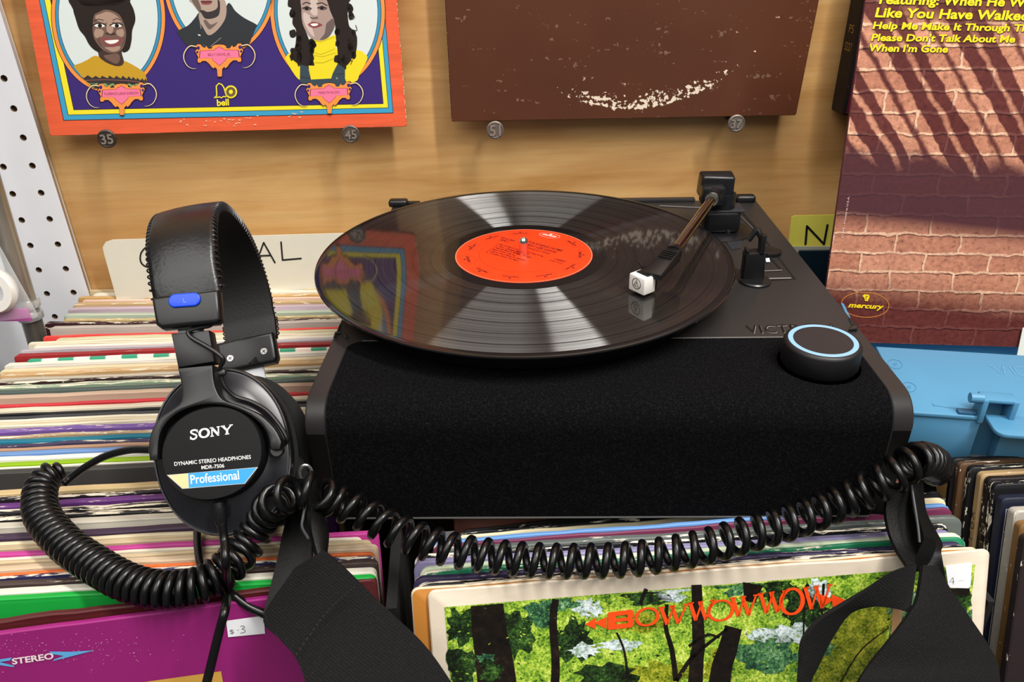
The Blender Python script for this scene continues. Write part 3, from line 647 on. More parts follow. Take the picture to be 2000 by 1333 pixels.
# ------------------------------------------------------------------ record
ANR = .0
def vinyl(grooved):
    m, t = newmat('vinyl'); b = t.b; v = t.obj(); ln = t.n('ShaderNodeVectorMath', operation='LENGTH'); sp = t.n('ShaderNodeSeparateXYZ'); t.l(v, sp.inputs[0])
    cb = t.n('ShaderNodeCombineXYZ'); t.l(sp.outputs[0], cb.inputs[0]); t.l(sp.outputs[1], cb.inputs[1]); t.l(cb.outputs[0], ln.inputs[0]); r = ln.outputs['Value']
    b.inputs['Base Color'].default_value = (.006, .006, .0065, 1); b.inputs['Coat Weight'].default_value = 1; b.inputs['Coat Roughness'].default_value = .035; b.inputs['Coat IOR'].default_value = 1.42
    if grooved:
        # each groove has two flanks, leaning in and out; they spread light only across the groove
        cr = t.n('ShaderNodeCombineXYZ'); t.l(r, cr.inputs[0])
        n = t.noise(cr.outputs[0], 900, 5, .75); n2 = t.noise(cr.outputs[0], 130, 2, .5)
        gap = None
        for g in (.0685, .0815, .0945, .1085, .1225, .1360):
            d = t.math('LESS_THAN', t.math('ABSOLUTE', t.math('SUBTRACT', r, g)), .0004); gap = d if gap is None else t.math('MAXIMUM', gap, d)
        k = t.math('MULTIPLY', t.math('MULTIPLY', t.ramp(n, [(.36, (.12,)*3), (.62, (1.0,)*3)]), t.ramp(n2, [(.35, (.6,)*3), (.65, (1.0,)*3)])), t.math('SUBTRACT', 1.0, t.math('MULTIPLY', gap, .95)))
        nr = t.n('ShaderNodeVectorMath', operation='NORMALIZE'); t.l(cb.outputs[0], nr.inputs[0])
        tg = t.n('ShaderNodeVectorMath', operation='CROSS_PRODUCT'); t.l(nr.outputs[0], tg.inputs[0]); tg.inputs[1].default_value = (0, 0, 1)
        acc = None
        for sg in (-1, 1):
            sc = t.n('ShaderNodeVectorMath', operation='SCALE'); t.l(nr.outputs[0], sc.inputs[0]); sc.inputs['Scale'].default_value = sg*.95
            ad = t.n('ShaderNodeVectorMath', operation='ADD'); t.l(sc.outputs[0], ad.inputs[0]); ad.inputs[1].default_value = (0, 0, 1)
            nm = t.n('ShaderNodeVectorMath', operation='NORMALIZE'); t.l(ad.outputs[0], nm.inputs[0])
            g = t.n('ShaderNodeBsdfAnisotropic'); t.l(nm.outputs[0], g.inputs['Normal']); t.l(tg.outputs[0], g.inputs['Tangent']); g.inputs['Roughness'].default_value = .37; g.inputs['Anisotropy'].default_value = .93; g.inputs['Rotation'].default_value = ANR
            cl = t.n('ShaderNodeCombineColor'); kk = t.math('MULTIPLY', k, .095)
            for i in range(3): t.l(kk, cl.inputs[i])
            t.l(cl.outputs[0], g.inputs['Color'])
            if acc is None: acc = g.outputs[0]
            else: s_ = t.n('ShaderNodeAddShader'); t.l(acc, s_.inputs[0]); t.l(g.outputs[0], s_.inputs[1]); acc = s_.outputs[0]
        b.inputs['Roughness'].default_value = .05; b.inputs['Coat Weight'].default_value = 0; b.inputs['Specular IOR Level'].default_value = .5
        s_ = t.n('ShaderNodeAddShader'); t.l(acc, s_.inputs[0]); t.l(b.outputs[0], s_.inputs[1]); t.l(s_.outputs[0], t.t.nodes['Material Output'].inputs[0])
    else: b.inputs['Roughness'].default_value = .08; b.inputs['Coat Weight'].default_value = 0
    return m
VG, VS = vinyl(True), vinyl(False)
RC = thing('vinyl_record', (0, 0, -.002), 'black vinyl record with orange-red centre label lying on the turntable', 'record')
b = MB(); R_ = .1508
pr_ = [(0, 0, VS), (.0505, 0, VS), (.0605, 0, VS), (.064, -.00012, VG), (.1455, -.00012, VG), (.1470, .0001, VS), (R_-.0012, .0002, VS), (R_-.0003, -.0001, VS), (R_, -.0009, VS), (R_-.0003, -.0018, VS), (R_-.0012, -.0021, VS), (.145, -.0021, VS), (0, -.0021, VS)]
for A_, B_ in zip(pr_, pr_[1:]): b.lathe([A_[:2], B_[:2]], B_[2], None, 192)
bmesh.ops.remove_doubles(b.bm, verts=b.bm.verts[:], dist=1e-6)
b.build('disc', RC, smooth=30)
LBM = mat('#f2380f', .42, spec=.3, var=.02, name='label_paper'); lk = mat('#4a0c04', .6); lk2 = mat('#b3260a', .6)
pg_ = lambda x, y: W(x, y, 'z', .0002)
b = MB(); b.lathe([(0, .00022), (.0500, .00022), (.0504, 0)], LBM, None, 96); LBL = b.build('centre_label', RC); LBL['label'] = 'orange-red paper label'
ar = Art(lambda x, y: Vector((x, y, .00022)), UZ, .00006, .00004)
ar.ring((0, 0), .0499, .0499, .0004, mat('#ff9a7a', .5), 0, seg=96)
for k in range(11):      # ring of ovals, one of them white
    a = math.radians(61-k*360/11); c = (.0415*math.cos(a), .0415*math.sin(a)); rot = math.degrees(a)-90; white = (k == 0)
    ar.ring(c, .0085, .0046, .00022, mat('#ffd8cc', .5) if white else lk2, 1, rot, 32)
    tx, ty = math.sin(a), -math.cos(a); mm = mat('#fff4ee', .5) if white else lk
    if a < 0 and False: pass
    ar.text('mercury', (c[0]-tx*.0062-.0012*math.cos(a), c[1]-ty*.0062-.0012*math.sin(a)), (c[0]+tx*.0062-.0012*math.cos(a), c[1]+ty*.0062-.0012*math.sin(a)), .0028, mm, 2, shear=.3, up=(math.cos(a), math.sin(a)), bold=.02)
    ar.ell((c[0]+math.cos(a)*.0022, c[1]+math.sin(a)*.0022), .0011, .0009, mm, 2, seg=12)
ar.ring((0, 0), .033, .033, .00022, lk, 1, a0=-200, a1=-60)
tv = Vector((.80, -.60)); tv.normalize(); nv = Vector((-tv.y, tv.x))
def lt_(s, a, ln, h, L=2): ar.text(s, a, (a[0]+tv.x*ln*1.08, a[1]+tv.y*ln*1.08), h*1.2, lk, L, up=nv, shear=.1, bold=.025)
def at_(u, v): return (tv.x*u+nv.x*v, tv.y*u+nv.y*v)
lt_('TOUCHING HOME', at_(-.012, .0195), .030, .0026); lt_('JERRY LEE LEWIS', at_(-.012, .0145), .028, .0026); lt_('Produced by Jerry Kennedy', at_(-.008, .0105), .022, .0015)
lt_('SR 61343', at_(-.034, .0150), .012, .0021); lt_('SIDE 1', at_(-.032, .0110), .008, .0021); lt_('STEREO', at_(.024, .004), .009, .0022); lt_('All rights reserved', at_(.022, .0008), .011, .0012)
for k, s in enumerate(['When He Walks On You (Like You Have Walked On Me)', 'Time Changes Everything', 'Help Me Make It Through The Night', 'Mother, The Queen Of My Heart', 'Hearts Were Made For Beating', 'Foolish Kind Of Man']):
    lt_('%d. %s' % (k+1, s), at_(-.028+.0006*k, .0035-.0034*k), .020+.0004*len(s), .0015)
ar.build('label_print', LBL)
# ------------------------------------------------------------------ tonearm
PV = W(1412, 452, 'z', ZD); PVC = Vector((PV.x, PV.y, 0)); cz = mat('#0f0f11', .35, name='arm_black'); chrome = mat('#d9d6d0', .12, 1.0)
b = MB(); Mp = Matrix.Translation((PV.x-.003, PV.y+.002, ZD))
b.lathe([(.027, 0), (.027, .0008), (.0262, .0012), (0, .0012)], mat('#101012', .3), Mp, 64)
b.box((0, 0, .011), (.030, .022, .020), cz, .004, Mp, 3); b.box((0, -.001, .0205), (.034, .021, .0018), mat('#2c2d31', .3), .0008, Mp); b.lathe([(.0105, .018), (.0105, .033), (0, .033)], cz, Mp, 32); ab = b.build('arm_base', TT)
E1 = W(1393, 386, 'y', PV.y-.018); E2 = W(1317, 492, 'z', .0165)
ax = (E2-E1).normalized(); az = UZ; side = ax.cross(UZ).normalized()
AF = Matrix((side, ax, side.cross(ax))).transposed().to_4x4()
def armbox(c, sz, m, bev, name, par=TT): 
    M = AF.copy(); M.translation = c; b = MB(); b.box((0, 0, 0), sz, m, bev, M, 3); return b.build(name, par)
# head block square with the deck, as in the picture
hb = [W(x, y, 'y', PV.y-.002) for x, y in ((1373, 345), (1437, 351), (1437, 388), (1367, 382))]
zc0, zc1 = hb[2].z, hb[0].z; xa, xb = hb[3].x, hb[1].x; yy = PV.y-.002
b = MB(); b.hexa([(xa, yy, zc0), (xb, yy, zc0), (xb, yy+.017, zc0), (xa, yy+.017, zc0), (xa+.001, yy, zc1), (xb, yy, zc1-.001), (xb+.001, yy+.017, zc1), (xa+.001, yy+.017, zc1)], cz, .0022, seg=3); b.build('counterweight_housing', TT)
sb = [W(x, y, 'y', yy-.012) for x, y in ((1374, 368), (1418, 374), (1418, 402), (1377, 402))]
b = MB(); za, zb2 = sb[2].z, sb[0].z
b.hexa([(sb[0].x, yy-.012, za), (sb[1].x, yy-.012, za), (sb[1].x, yy+.002, za), (sb[0].x, yy+.002, za), (sb[0].x, yy-.012, zb2), (sb[1].x, yy-.012, zb2), (sb[1].x, yy+.002, zb2), (sb[0].x, yy+.002, zb2)], cz, .0015, seg=2); b.build('pivot_block', TT)
b = MB(); b.tube([E1-ax*.006, E1+ax*.004], .0068, cz, 24); b.tube([E1+ax*.003, E1+ax*.0055], [.0060, .0052], chrome, 24); b.build('arm_collar', TT)
b = MB(); b.tube([E1, E2], .0037, chrome, 24); b.build('arm_tube', TT)
b = MB(); b.tube([E2-ax*.003, E2+ax*.004], [.0048, .0058], cz, 20); HS0 = E2+ax*.003
HS1 = W(1272, 538, 'z', .0140); hx = (HS1-HS0).normalized(); hs = hx.cross(UZ).normalized(); hu = hs.cross(hx)
def hp_(a, s, u): return HS0+hx*a+hs*s+hu*u
L_ = (HS1-HS0).length
b.hexa([hp_(0, -.0055, -.005), hp_(0, .0055, -.005), hp_(L_, .0066, -.0028), hp_(L_, -.0066, -.0028), hp_(0, -.0055, .004), hp_(0, .0055, .004), hp_(L_, .0066, .0015), hp_(L_, -.0066, .0015)], cz, .0008)
for k in range(4): b.box((0, 0, 0), (.0095, .0011, .0006), mat('#050505', .5), 0, Matrix.Translation(hp_(.006+.0028*k, 0, .0041-.0001*k)) @ Matrix((hs, hx, hu)).transposed().to_4x4())
HSH = b.build('headshell', TT)
b = MB(); b.tube([hp_(L_*.62, .005, -.002), hp_(L_*.60, .012, -.0035), hp_(L_*.5, .0165, -.002)], [.0017, .0015, .0011], cz, 8); b.build('finger_lift', HSH)
# cartridge: white cap with a printed ring mark
cw = mat('#e9e5df', .4, spec=.4)
fc = W(1243, 556, 'z', .0075); ch = Matrix.Rotation(math.radians(-20), 3, 'Z') @ Vector((hx.x, hx.y, 0)).normalized(); cs = ch.cross(UZ).normalized()
def cp(a, s, u): return fc+ch*a+cs*s+UZ*u
b = MB(); Wc = .0070
b.hexa([cp(-.0105, -Wc, -.0058), cp(-.0105, Wc, -.0058), cp(0, Wc, -.0058), cp(0, -Wc, -.0058), cp(-.0105, -Wc, .0058), cp(-.0105, Wc, .0058), cp(0, Wc, .0058), cp(0, -Wc, .0058)], cw, .0009)
CRT = b.build('cartridge', HSH); CRT['label'] = 'white cartridge with round mark'
b = MB(); b.hexa([cp(-.014, -.0052, -.0058), cp(-.014, .0052, -.0058), cp(-.002, .0052, -.0058), cp(-.002, -.0052, -.0058), cp(-.014, -.0052, .0064), cp(-.014, .0052, .0064), cp(-.0045, .0052, .0064), cp(-.0045, -.0052, .0064)], cz, .0003); b.box((0, 0, 0), (.007, .008, .002), cz, .0003, Matrix.Translation(cp(-.006, 0, -.0062)) @ Matrix((cs, ch, UZ)).transposed().to_4x4()); b.tube([cp(-.004, 0, -.006), cp(-.002, 0, -.0074)], .0004, cz, 6); b.build('stylus', CRT)
ar = Art(lambda x, y: cp(0, -x, y), ch, .00012, .00006); k_ = mat('#26242a', .5)
ar.ring((0, .0006), .0036, .0036, .0005, k_, 0, seg=40); ar.stroke([(-.0022, -.0016), (-.0002, .0034), (.0021, -.0016)], .0005, k_, 1); ar.stroke([(-.0008, -.0014), (.0005, .0026)], .0004, k_, 1); ar.stroke([(-.0008, -.0014), (.0012, -.0014)], .0004, k_, 1); ar.build('cartridge_mark', CRT)
# arm rest and cue lever
RP = D(1474, 551); b = MB(); Mr = Matrix.Translation((RP.x, RP.y, ZD)); b.lathe([(.0115, 0), (.0115, .0014), (.0105, .0022), (0, .0022)], mat('#161618', .3), Mr, 40)
def rp(px, py, dy=0.0): return W(px, py, 'y', RP.y+dy)
f = [rp(1451, 547), rp(1493, 547), rp(1497, 493), rp(1457, 497)]
def slab(b, q, dep, m, bev=.0006): b.hexa([q[0], q[1], q[1]+Vector((0, dep, 0)), q[0]+Vector((0, dep, 0)), q[3], q[2], q[2]+Vector((0, dep, 0)), q[3]+Vector((0, dep, 0))], m, bev)
slab(b, f, .010, cz, .0012); slab(b, [rp(1482, 500), rp(1492, 500), rp(1499, 461), rp(1490, 461)], .005, cz, .0005); slab(b, [rp(1458, 499), rp(1464, 499), rp(1464, 490), rp(1459, 490)], .008, cz, .0005); b.build('arm_rest', TT)
b = MB(); b.tube([rp(1462, 470, .012), rp(1477, 449, .012), rp(1479, 448, .012), rp(1488, 466, .010), rp(1486, 500, .008)], [.002, .0022, .0022, .0024, .0026], cz, 10); b.build('cue_lever', TT); b = MB(); b.lathe([(0, 0), (.0085, 0), (.0085, .003), (0, .004)], cz, Matrix.Translation(D(1504, 496)), 28); b.build('lever_base', TT)
b = MB(); q = [W(x, y, 'z', ZD+.0045) for x, y in ((1396, 437), (1428, 434), (1430, 447), (1422, 451))]
b.hexa([v-UZ*.004 for v in q]+q, mat('#25262b', .22), .0008); b.build('arm_clip', TT)
# ------------------------------------------------------------------ blue plastic case at right
ZT = -.0624
b0 = W(1900, 905, 'z', -.1); bd = (W(2000, 913, 'z', -.1)-b0).normalized(); bk = UZ.cross(bd).normalized()
BC = thing('plastic_case', b0, 'blue moulded plastic case with raised VID letters standing right of the turntable', 'plastic case')
blue = mat('#4c86ab', .42, spec=.4, bump=.03, bscale=1500, name='blue_plastic'); blue2 = blue
def bl(px, py, ax='z', v=ZT):
    d = W(px, py, ax, v)-b0; return d.dot(bd), d.dot(bk)
def BPt(x, y, z): return b0+bd*x+bk*y+UZ*(z-b0.z)
xl = -.048; yb = .083; xr_ = .36; fy = (bl(1900, 814)[1])
def bbox(b, x0, x1, y0, y1, z0, z1, m, bev=.001, M=None): b.hexa([BPt(x0, y0, z0), BPt(x1, y0, z0), BPt(x1, y1, z0), BPt(x0, y1, z0), BPt(x0, y0, z1), BPt(x1, y0, z1), BPt(x1, y1, z1), BPt(x0, y1, z1)], m, bev)
Mb = Matrix((bd, bk, UZ)).transposed().to_4x4(); Mb.translation = Vector((b0.x, b0.y, 0)); n0 = bl(1899, 772, 'z', ZT+.006)[0]; n1 = bl(1962, 775, 'z', ZT+.006)[0]
b = MB(); b.prism([(xl, fy), (n0, fy), (n0, fy+.011), (n1, fy+.011), (n1, fy), (xr_, fy), (xr_, yb), (xl, yb)], ZT-.003, ZT, blue, Mb, .0006); b.build('top_panel', BC)
lx0 = bl(1897, 772, 'z', ZT+.006)[0]; lx1 = bl(1964, 775, 'z', ZT+.006)[0]
b = MB(); bbox(b, xl+.001, lx0+.0034, fy+.0008, fy+.012, -.0985, ZT-.003, blue); b.build('front_wall', BC); b = MB(); bbox(b, lx1-.0034, xr_, fy+.0008, fy+.012, -.0985, ZT-.003, blue); b.build('front_wall', BC)
LW0 = bl(1652, 592); b = MB(); bbox(b, LW0[0]-.004, LW0[0]-.0015, yb-.002, LW0[1], -.10, ZT, blue); b.build('side_wall', BC)
b = MB(); bbox(b, LW0[0]-.004, xr_, LW0[1]+.055, LW0[1]+.058, -.16, ZT, blue); b.build('rear_wall', BC)
b = MB(); bbox(b, LW0[0]-.004, xr_, yb-.002, LW0[1]+.058, -.158, -.155, blue); b.build('pocket_floor', BC)
# tongue with rounded corner
tx, ty = bl(1948, 846); tyy = bl(1975, 851)[1]; cx0 = tx-.0006; r = .006
pts = [(cx0, fy+.004)]+[(cx0+r-r*math.cos(a), tyy+r-r*math.sin(a)) for a in (0, .4, .8, 1.2, 1.5708)]+[(xr_, tyy), (xr_, fy+.004)]
Mb = Matrix((bd, bk, UZ)).transposed().to_4x4(); Mb.translation = Vector((b0.x, b0.y, 0))
b = MB(); b.prism(pts, ZT-.0024, ZT+.0002, blue, Mb, .0006); b.build('front_flap', BC)
# latch: U frame with a channel down the front wall
zt_ = ZT+.0135; ly = fy-.001
b = MB(); bbox(b, lx0, lx1, ly, fy+.010, zt_-.0028, zt_, blue, .0012); b.build('latch_bar', BC)
for s0, s1 in ((lx0, lx0+.0034), (lx1-.0034, lx1)):
    b = MB(); bbox(b, s0, s1, ly-.0005, fy+.010, ZT-.004, zt_-.0005, blue, .0008); b.build('latch_post', BC)
b = MB(); bbox(b, lx0+.002, lx1-.002, fy+.010, fy+.012, -.0985, zt_-.003, blue, .0003); b.build('latch_channel', BC)
k0 = BPt(lx0-.007, fy+.002, zt_-.001); b = MB(); b.tube([k0, k0+bd*.0075], .0032, blue, 20); b.build('latch_pin', BC)
b = MB(); bbox(b, lx0-.011, lx0-.0005, fy+.001, fy+.006, ZT, ZT+.002, mat('#2c5d80', .5), .0004); b.build('latch_foot', BC)
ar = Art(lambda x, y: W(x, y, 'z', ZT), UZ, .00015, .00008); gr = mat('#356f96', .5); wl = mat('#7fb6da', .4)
for (cx, cy, rx, ry) in ((1748, 712, 14.5, 8.5), (1775, 757, 14, 9)): ar.ring((cx, cy), rx, ry, 1.0, gr, 0, 12); ar.ring((cx, cy), 3, 2, .8, gr, 0)
for s in ([(1929, 714.5), (1935, 714.5), (1954, 730), (1958, 715)], [(1958, 715), (1961, 732)], [(1969, 716), (1983, 733)], [(1977, 717), (1988, 731), (1998, 735), (2010, 735), (2018, 722), (2006, 718), (1977, 717)]):
    ar.stroke(s, .9, gr, 0); ar.stroke([(x+.9, y+.6) for x, y in s], .6, wl, 1)  # relief painted on: dark stroke for shade, pale offset stroke for highlight
ar.stroke([(1822, 792), (1850, 797), (1885, 799)], .7, gr); ar.stroke([(1820, 788), (1825, 795)], .7, gr); ar.build('lettering_relief_shading', BC)
# ------------------------------------------------------------------ headphones
HA = Vector((-.0913, .7794, -.6198)).normalized(); HW = Vector((.9718, .2056, .1154)); HW = (HW-HA*HW.dot(HA)).normalized(); HU = HW.cross(HA).normalized(); HN = -HA
HO = Vector((-.1826, -.1537, .0343))
HP_T = thing('headphones', HO+HA*.055-HU*.12, 'black closed-back studio headphones with blue L tag standing left of the turntable', 'headphones')
def H(w, u, n): return HO+HW*w+HU*u+HN*n
def hl(px, py, n=0):
    d = WP(px, py, HO+HN*n, HN)-HO; return (d.dot(HW), d.dot(HU))
HM = Matrix((HW, HU, HN)).transposed().to_4x4(); HM.translation = HO
hpb = mat('#0c0c0e', .38, name='headphone_plastic'); hpm = mat('#08080a', .6, spec=.22, bump=.05, bscale=1800, name='headphone_matt'); hpg = mat('#1a1a1f', .3, name='housing_gloss'); foam = mat('#0d0f10', .95, bump=.6, bscale=900)
# housing plate, rim, cushion
pc_ = hl(432, 880, -.014); pr = (abs(hl(570, 880, -.014)[0]-hl(292, 880, -.014)[0])/2, abs(hl(432, 712, -.014)[1]-hl(432, 1050, -.014)[1])/2)
def ovl(c, rw, ru, n, seg=72, e=2.15):
    o = []
    for i in range(seg):
        a = 2*math.pi*i/seg; ca, sa = math.cos(a), math.sin(a)
        o.append(H(c[0]+rw*math.copysign(abs(ca)**(2/e), ca), c[1]+ru*math.copysign(abs(sa)**(2/e), sa), n))
    return o
def loft(b, rings, m, cap0=True, cap1=True):
    v = [[b.bm.verts.new(p) for p in r] for r in rings]; k = b.mi(m)
    for r, q in zip(v, v[1:]):
        for i in range(len(r)): b.bm.faces.new((r[i], r[(i+1) % len(r)], q[(i+1) % len(r)], q[i])).material_index = k
    if cap0: b.bm.faces.new(v[0][::-1]).material_index = k
    if cap1: b.bm.faces.new(v[-1]).material_index = k
def cup(c, rw, ru, n0, sgn, par):
    """n0: outer rim level; sgn +1 faces the viewer"""
    b = MB()
    loft(b, [ovl(c, rw*f, ru*f, n0+sgn*d) for f, d in ((.90, -.012), (.985, -.011), (1, -.009), (1, -.004), (.985, -.0022))], hpb, True, False)
    loft(b, [ovl(c, rw*f, ru*f, n0+sgn*d) for f, d in ((.985, -.0022), (.965, -.0022), (.95, -.0030), (.93, -.0028), (.80, .0010), (.62, .0045), (.5, .005))], hpg, False, True)
    return b.build('ear_housing', par)
hs_ = cup(pc_, pr[0], pr[1], -.0135, 1, HP_T)
b = MB(); loft(b, [ovl((pc_[0], pc_[1]), pr[0]*f, pr[1]*f, d) for f, d in ((.93, -.0235), (.985, -.0255), (1.0, -.031), (.98, -.037), (.92, -.041), (.80, -.042), (.6, -.040))], foam); b.build('ear_cushion', HP_T)
c2 = (pc_[0]+.004, pc_[1]-.001)
b = MB(); loft(b, [ovl(c2, pr[0]*f, pr[1]*f, d) for f, d in ((.6, -.0445), (.80, -.0425), (.92, -.043), (.98, -.047), (1.0, -.053), (.985, -.058), (.93, -.060))], foam); b.build('ear_cushion', HP_T)
cup(c2, pr[0]*.97, pr[1]*.97, -.071, -1, HP_T)
# centre cap with its print
cc_ = hl(414, 885, 0); cr_ = (abs(hl(518, 885)[0]-hl(311, 885)[0])/2, abs(hl(414, 791)[1]-hl(414, 980)[1])/2)
b = MB(); loft(b, [ovl(cc_, cr_[0]*f, cr_[1]*f, d, 72, 2.1) for f, d in ((1.01, -.012), (1.0, -.003), (.985, -.0012), (.955, -.0001), (.9, 0))], hpm); CAP = b.build('housing_cap', HP_T)
ar = Art(lambda x, y: WP(x, y, HO, HN), HN, .0002, .00008); wt = mat('#d6d6d4', .5)
def serif(pts_list, wv=4.2): pass
# slab-serif maker's name, drawn letter by letter
def P2(u, v): return (370.5+85.5*u+ -0*v, 860-(860-842.5)*0*0 - 0) if False else (371+84.5*u+v*(-.6), 859.3-12.2*u-v*(17.5 if u < 5 else 17.5))
Wd_ = 4.0; th_ = 2.0
ar.stroke([P2(*p) for p in spline2([(.178, .80), (.15, .95), (.10, .99), (.045, .93), (.035, .75), (.09, .56), (.145, .42), (.155, .2), (.11, .02), (.06, .02), (.02, .2)], 4)], 3.3, wt)
ar.stroke([P2(.02, 0), P2(.018, .33)], 2.2, wt); ar.stroke([P2(.178, 1.0), P2(.178, .68)], 2.2, wt)
q = [P2(.335+.105*math.cos(a), .5+.46*math.sin(a)) for a in [2*math.pi*i/28 for i in range(28)]]
ar.stroke(q, [3.0+1.9*abs(math.cos(2*math.pi*i/28)) for i in range(28)], wt, closed=True)
for a, c, wd in (((.515, .03), (.515, .97), 2.6), ((.515, .95), (.665, .05), 4.6), ((.665, .03), (.665, .97), 2.6), ((.475, .03), (.555, .03), 2), ((.47, .97), (.535, .97), 2), ((.625, .97), (.70, .97), 2), ((.64, .03), (.675, .03), 2),
                 ((.765, .96), (.862, .45), 4.4), ((.96, .96), (.862, .45), 2.8), ((.862, .47), (.862, .03), 4.4), ((.72, .97), (.815, .97), 2), ((.92, .97), (1.0, .97), 2), ((.815, .03), (.91, .03), 2)):
    ar.stroke([P2(*a), P2(*c)], wd, wt)
ar.text('DYNAMIC STEREO HEADPHONES', (341, 910.5), (490.5, 896.5), 7.4, wt, 0, bold=.012)
ar.text('MDR-7506', (394, 917.5), (438.5, 913.5), 7.2, wt, 0, bold=.012)
gold = mat('#d9c08c', .35, .4); bb_ = mat('#1b8fd6', .35, name='badge_blue'); wb = mat('#dfe9f0', .4)
ar.poly([(326, 928.5), (504, 913), (478.5, 945.5), (356.5, 955.5)], mat('#b9b7b0', .3, .5), 0)
ar.poly([(330, 929), (367, 925.5), (368.5, 953.5), (357.5, 954.3)], gold, 1); ar.poly([(368, 925.2), (501.5, 914), (477.5, 944.6), (369.5, 953.4)], bb_, 1)
ar.text('Professional', (373.5, 946), (468, 936.5), 17.5, wb, 3, bold=.012)
ar.build('cap_print', CAP)
# yoke traced round the cap, set just above the plate
yk = [(346, 719), (353, 752), (353, 782), (340, 797), (310, 818), (295, 842), (289, 872), (291, 900), (308, 897), (309.5, 863), (318, 836), (340, 812), (370, 797), (406, 790.5), (445, 794.5), (487, 812), (514, 836), (524, 857), (529, 879), (547, 879), (550, 863), (535, 836), (505, 809), (466, 792), (436, 781), (423, 763), (417, 740), (415, 713)]
b = MB(); b.prism([hl(x, y, .001) for x, y in spline2(yk[:8], 3)+spline2(yk[8:20], 3)+spline2(yk[20:], 3)], -.0095, .001, hpb, HM, .0013); b.build('yoke', HP_T)
b = MB(); b.prism([hl(x, y, .002) for x, y in ((333, 651), (408, 645), (419, 707), (347, 719))], -.010, .002, hpb, HM, .0012); st = b.build('yoke_stem', HP_T)
b = MB(); b.prism([hl(x, y, -.003) for x, y in ((346, 640), (396, 634), (398, 652), (350, 658))], -.0045, -.003, mat('#a9abb0', .35, .7), HM); b.build('slider', HP_T)
# left clip with blue tag
cl = [(294, 580), (426, 566), (430, 624), (422, 631), (314, 642), (303, 634)]
b = MB(); b.prism([hl(x, y, .007) for x, y in cl], -.003, .007, hpb, HM, .0022, 3); CLP = b.build('band_clip', HP_T)
bt = mat('#0f44d6', .32, spec=.4, name='blue_tag'); q = []
for i in range(40):
    a = 2*math.pi*i/40; ca, sa = math.cos(a), math.sin(a); x = 17.5*(1 if ca > 0 else -1)+14*ca; y = 13.5*sa; q.append((361+x, 587+y-.075*x))
b = MB(); b.prism([hl(x, y, .007) for x, y in q], .0067, .0082, bt, HM, .0008, 3); TG = b.build('side_tag', CLP); TG['label'] = 'blue oval tag marked L'
ar = Art(lambda x, y: WP(x, y, HO+HN*.0082, HN), HN, .0001); ar.stroke([(358, 583), (359, 591)], 1.1, mat('#5d8bf0', .4)); ar.stroke([(359, 591), (364, 590.5)], 1.1, mat('#5d8bf0', .4)); ar.build('tag_letter', TG)
# headband: leather arch from clip to clip
SPAN, HH = .1255, .0710; BW2 = .0190
arc = []
for i in range(49):
    a = math.pi*i/48; ca, sa = math.cos(a), math.sin(a); arc.append((SPAN/2-(SPAN/2+(.0025 if ca > 0 else .006))*math.copysign(abs(ca)**.82, ca), HH*abs(sa)**.76))
arc = [(a, u) for a, u in arc if u > .012]; arc = [(-.0010, .006)]+arc+[(SPAN+.0012, .002)]
leather = mat('#0b0a0b', .33, spec=.5, bump=.16, bscale=520, name='black_leather'); lin_ = mat('#070707', .6, bump=.2, bscale=500)
b = MB(); rows = []; NA = len(arc)
for i, (a, u) in enumerate(arc):
    p, q = arc[max(i-1, 0)], arc[min(i+1, NA-1)]; t = Vector((q[0]-p[0], q[1]-p[1])).normalized(); nn = Vector((-t.y, t.x))
    r = []
    for s, d in ((-1, 0), (-.96, .0028), (-.82, .0036), (-.4, .0042), (0, .0044), (.4, .0042), (.82, .0036), (.96, .0028), (1, 0), (.96, -.0024), (.5, -.0032), (0, -.0034), (-.5, -.0032), (-.96, -.0024)):
        wv = .0022+BW2*s*(1 if 3 < i < NA-4 else .97); aa = a+nn.x*d; uu = u+nn.y*d; r.append(b.bm.verts.new(H(wv, uu, -aa)))
    rows.append(r)
k0, k1 = b.mi(leather), b.mi(lin_)
for r, q in zip(rows, rows[1:]):
    for j in range(14): f = b.bm.faces.new((r[j], r[(j+1) % 14], q[(j+1) % 14], q[j])); f.material_index = k0 if j < 8 else k1
b.bm.faces.new(rows[0]); b.bm.faces.new(rows[-1][::-1]); HB = b.build('headband', HP_T, smooth=60)
fine = [tuple(v)[:2] for v in spline([(a, u, 0) for a, u in arc], 4)]; thr = mat('#26262a', .35)
for s in (-1, 1):
    acc = 0; b = MB()
    for p, q in zip(fine, fine[1:]):
        acc += math.hypot(q[0]-p[0], q[1]-p[1])
        if acc > .0027:
            acc = 0; t = Vector((q[0]-p[0], q[1]-p[1])).normalized(); nn = Vector((-t.y, t.x)); L_ = []
            for an in (-75, -35, 0, 35, 75, 105):
                x = BW2-.0012+.0014*math.cos(math.radians(an)); d = .0026*math.sin(math.radians(an))+.0004; L_.append(H(.0022+s*x, p[1]+nn.y*d, -(p[0]+nn.x*d)))
            b.tube(L_, .00048, thr, 5)
    b.build('stitching', HB, smooth=60)
ar = Art(lambda x, y: H(x, HH+.0046, -SPAN/2+y), HU, .0001); ar.ring((0, -.012), .0055, .0022, .0003, mat('#2a292b', .5)); ar.build('embossed_mark', HB)
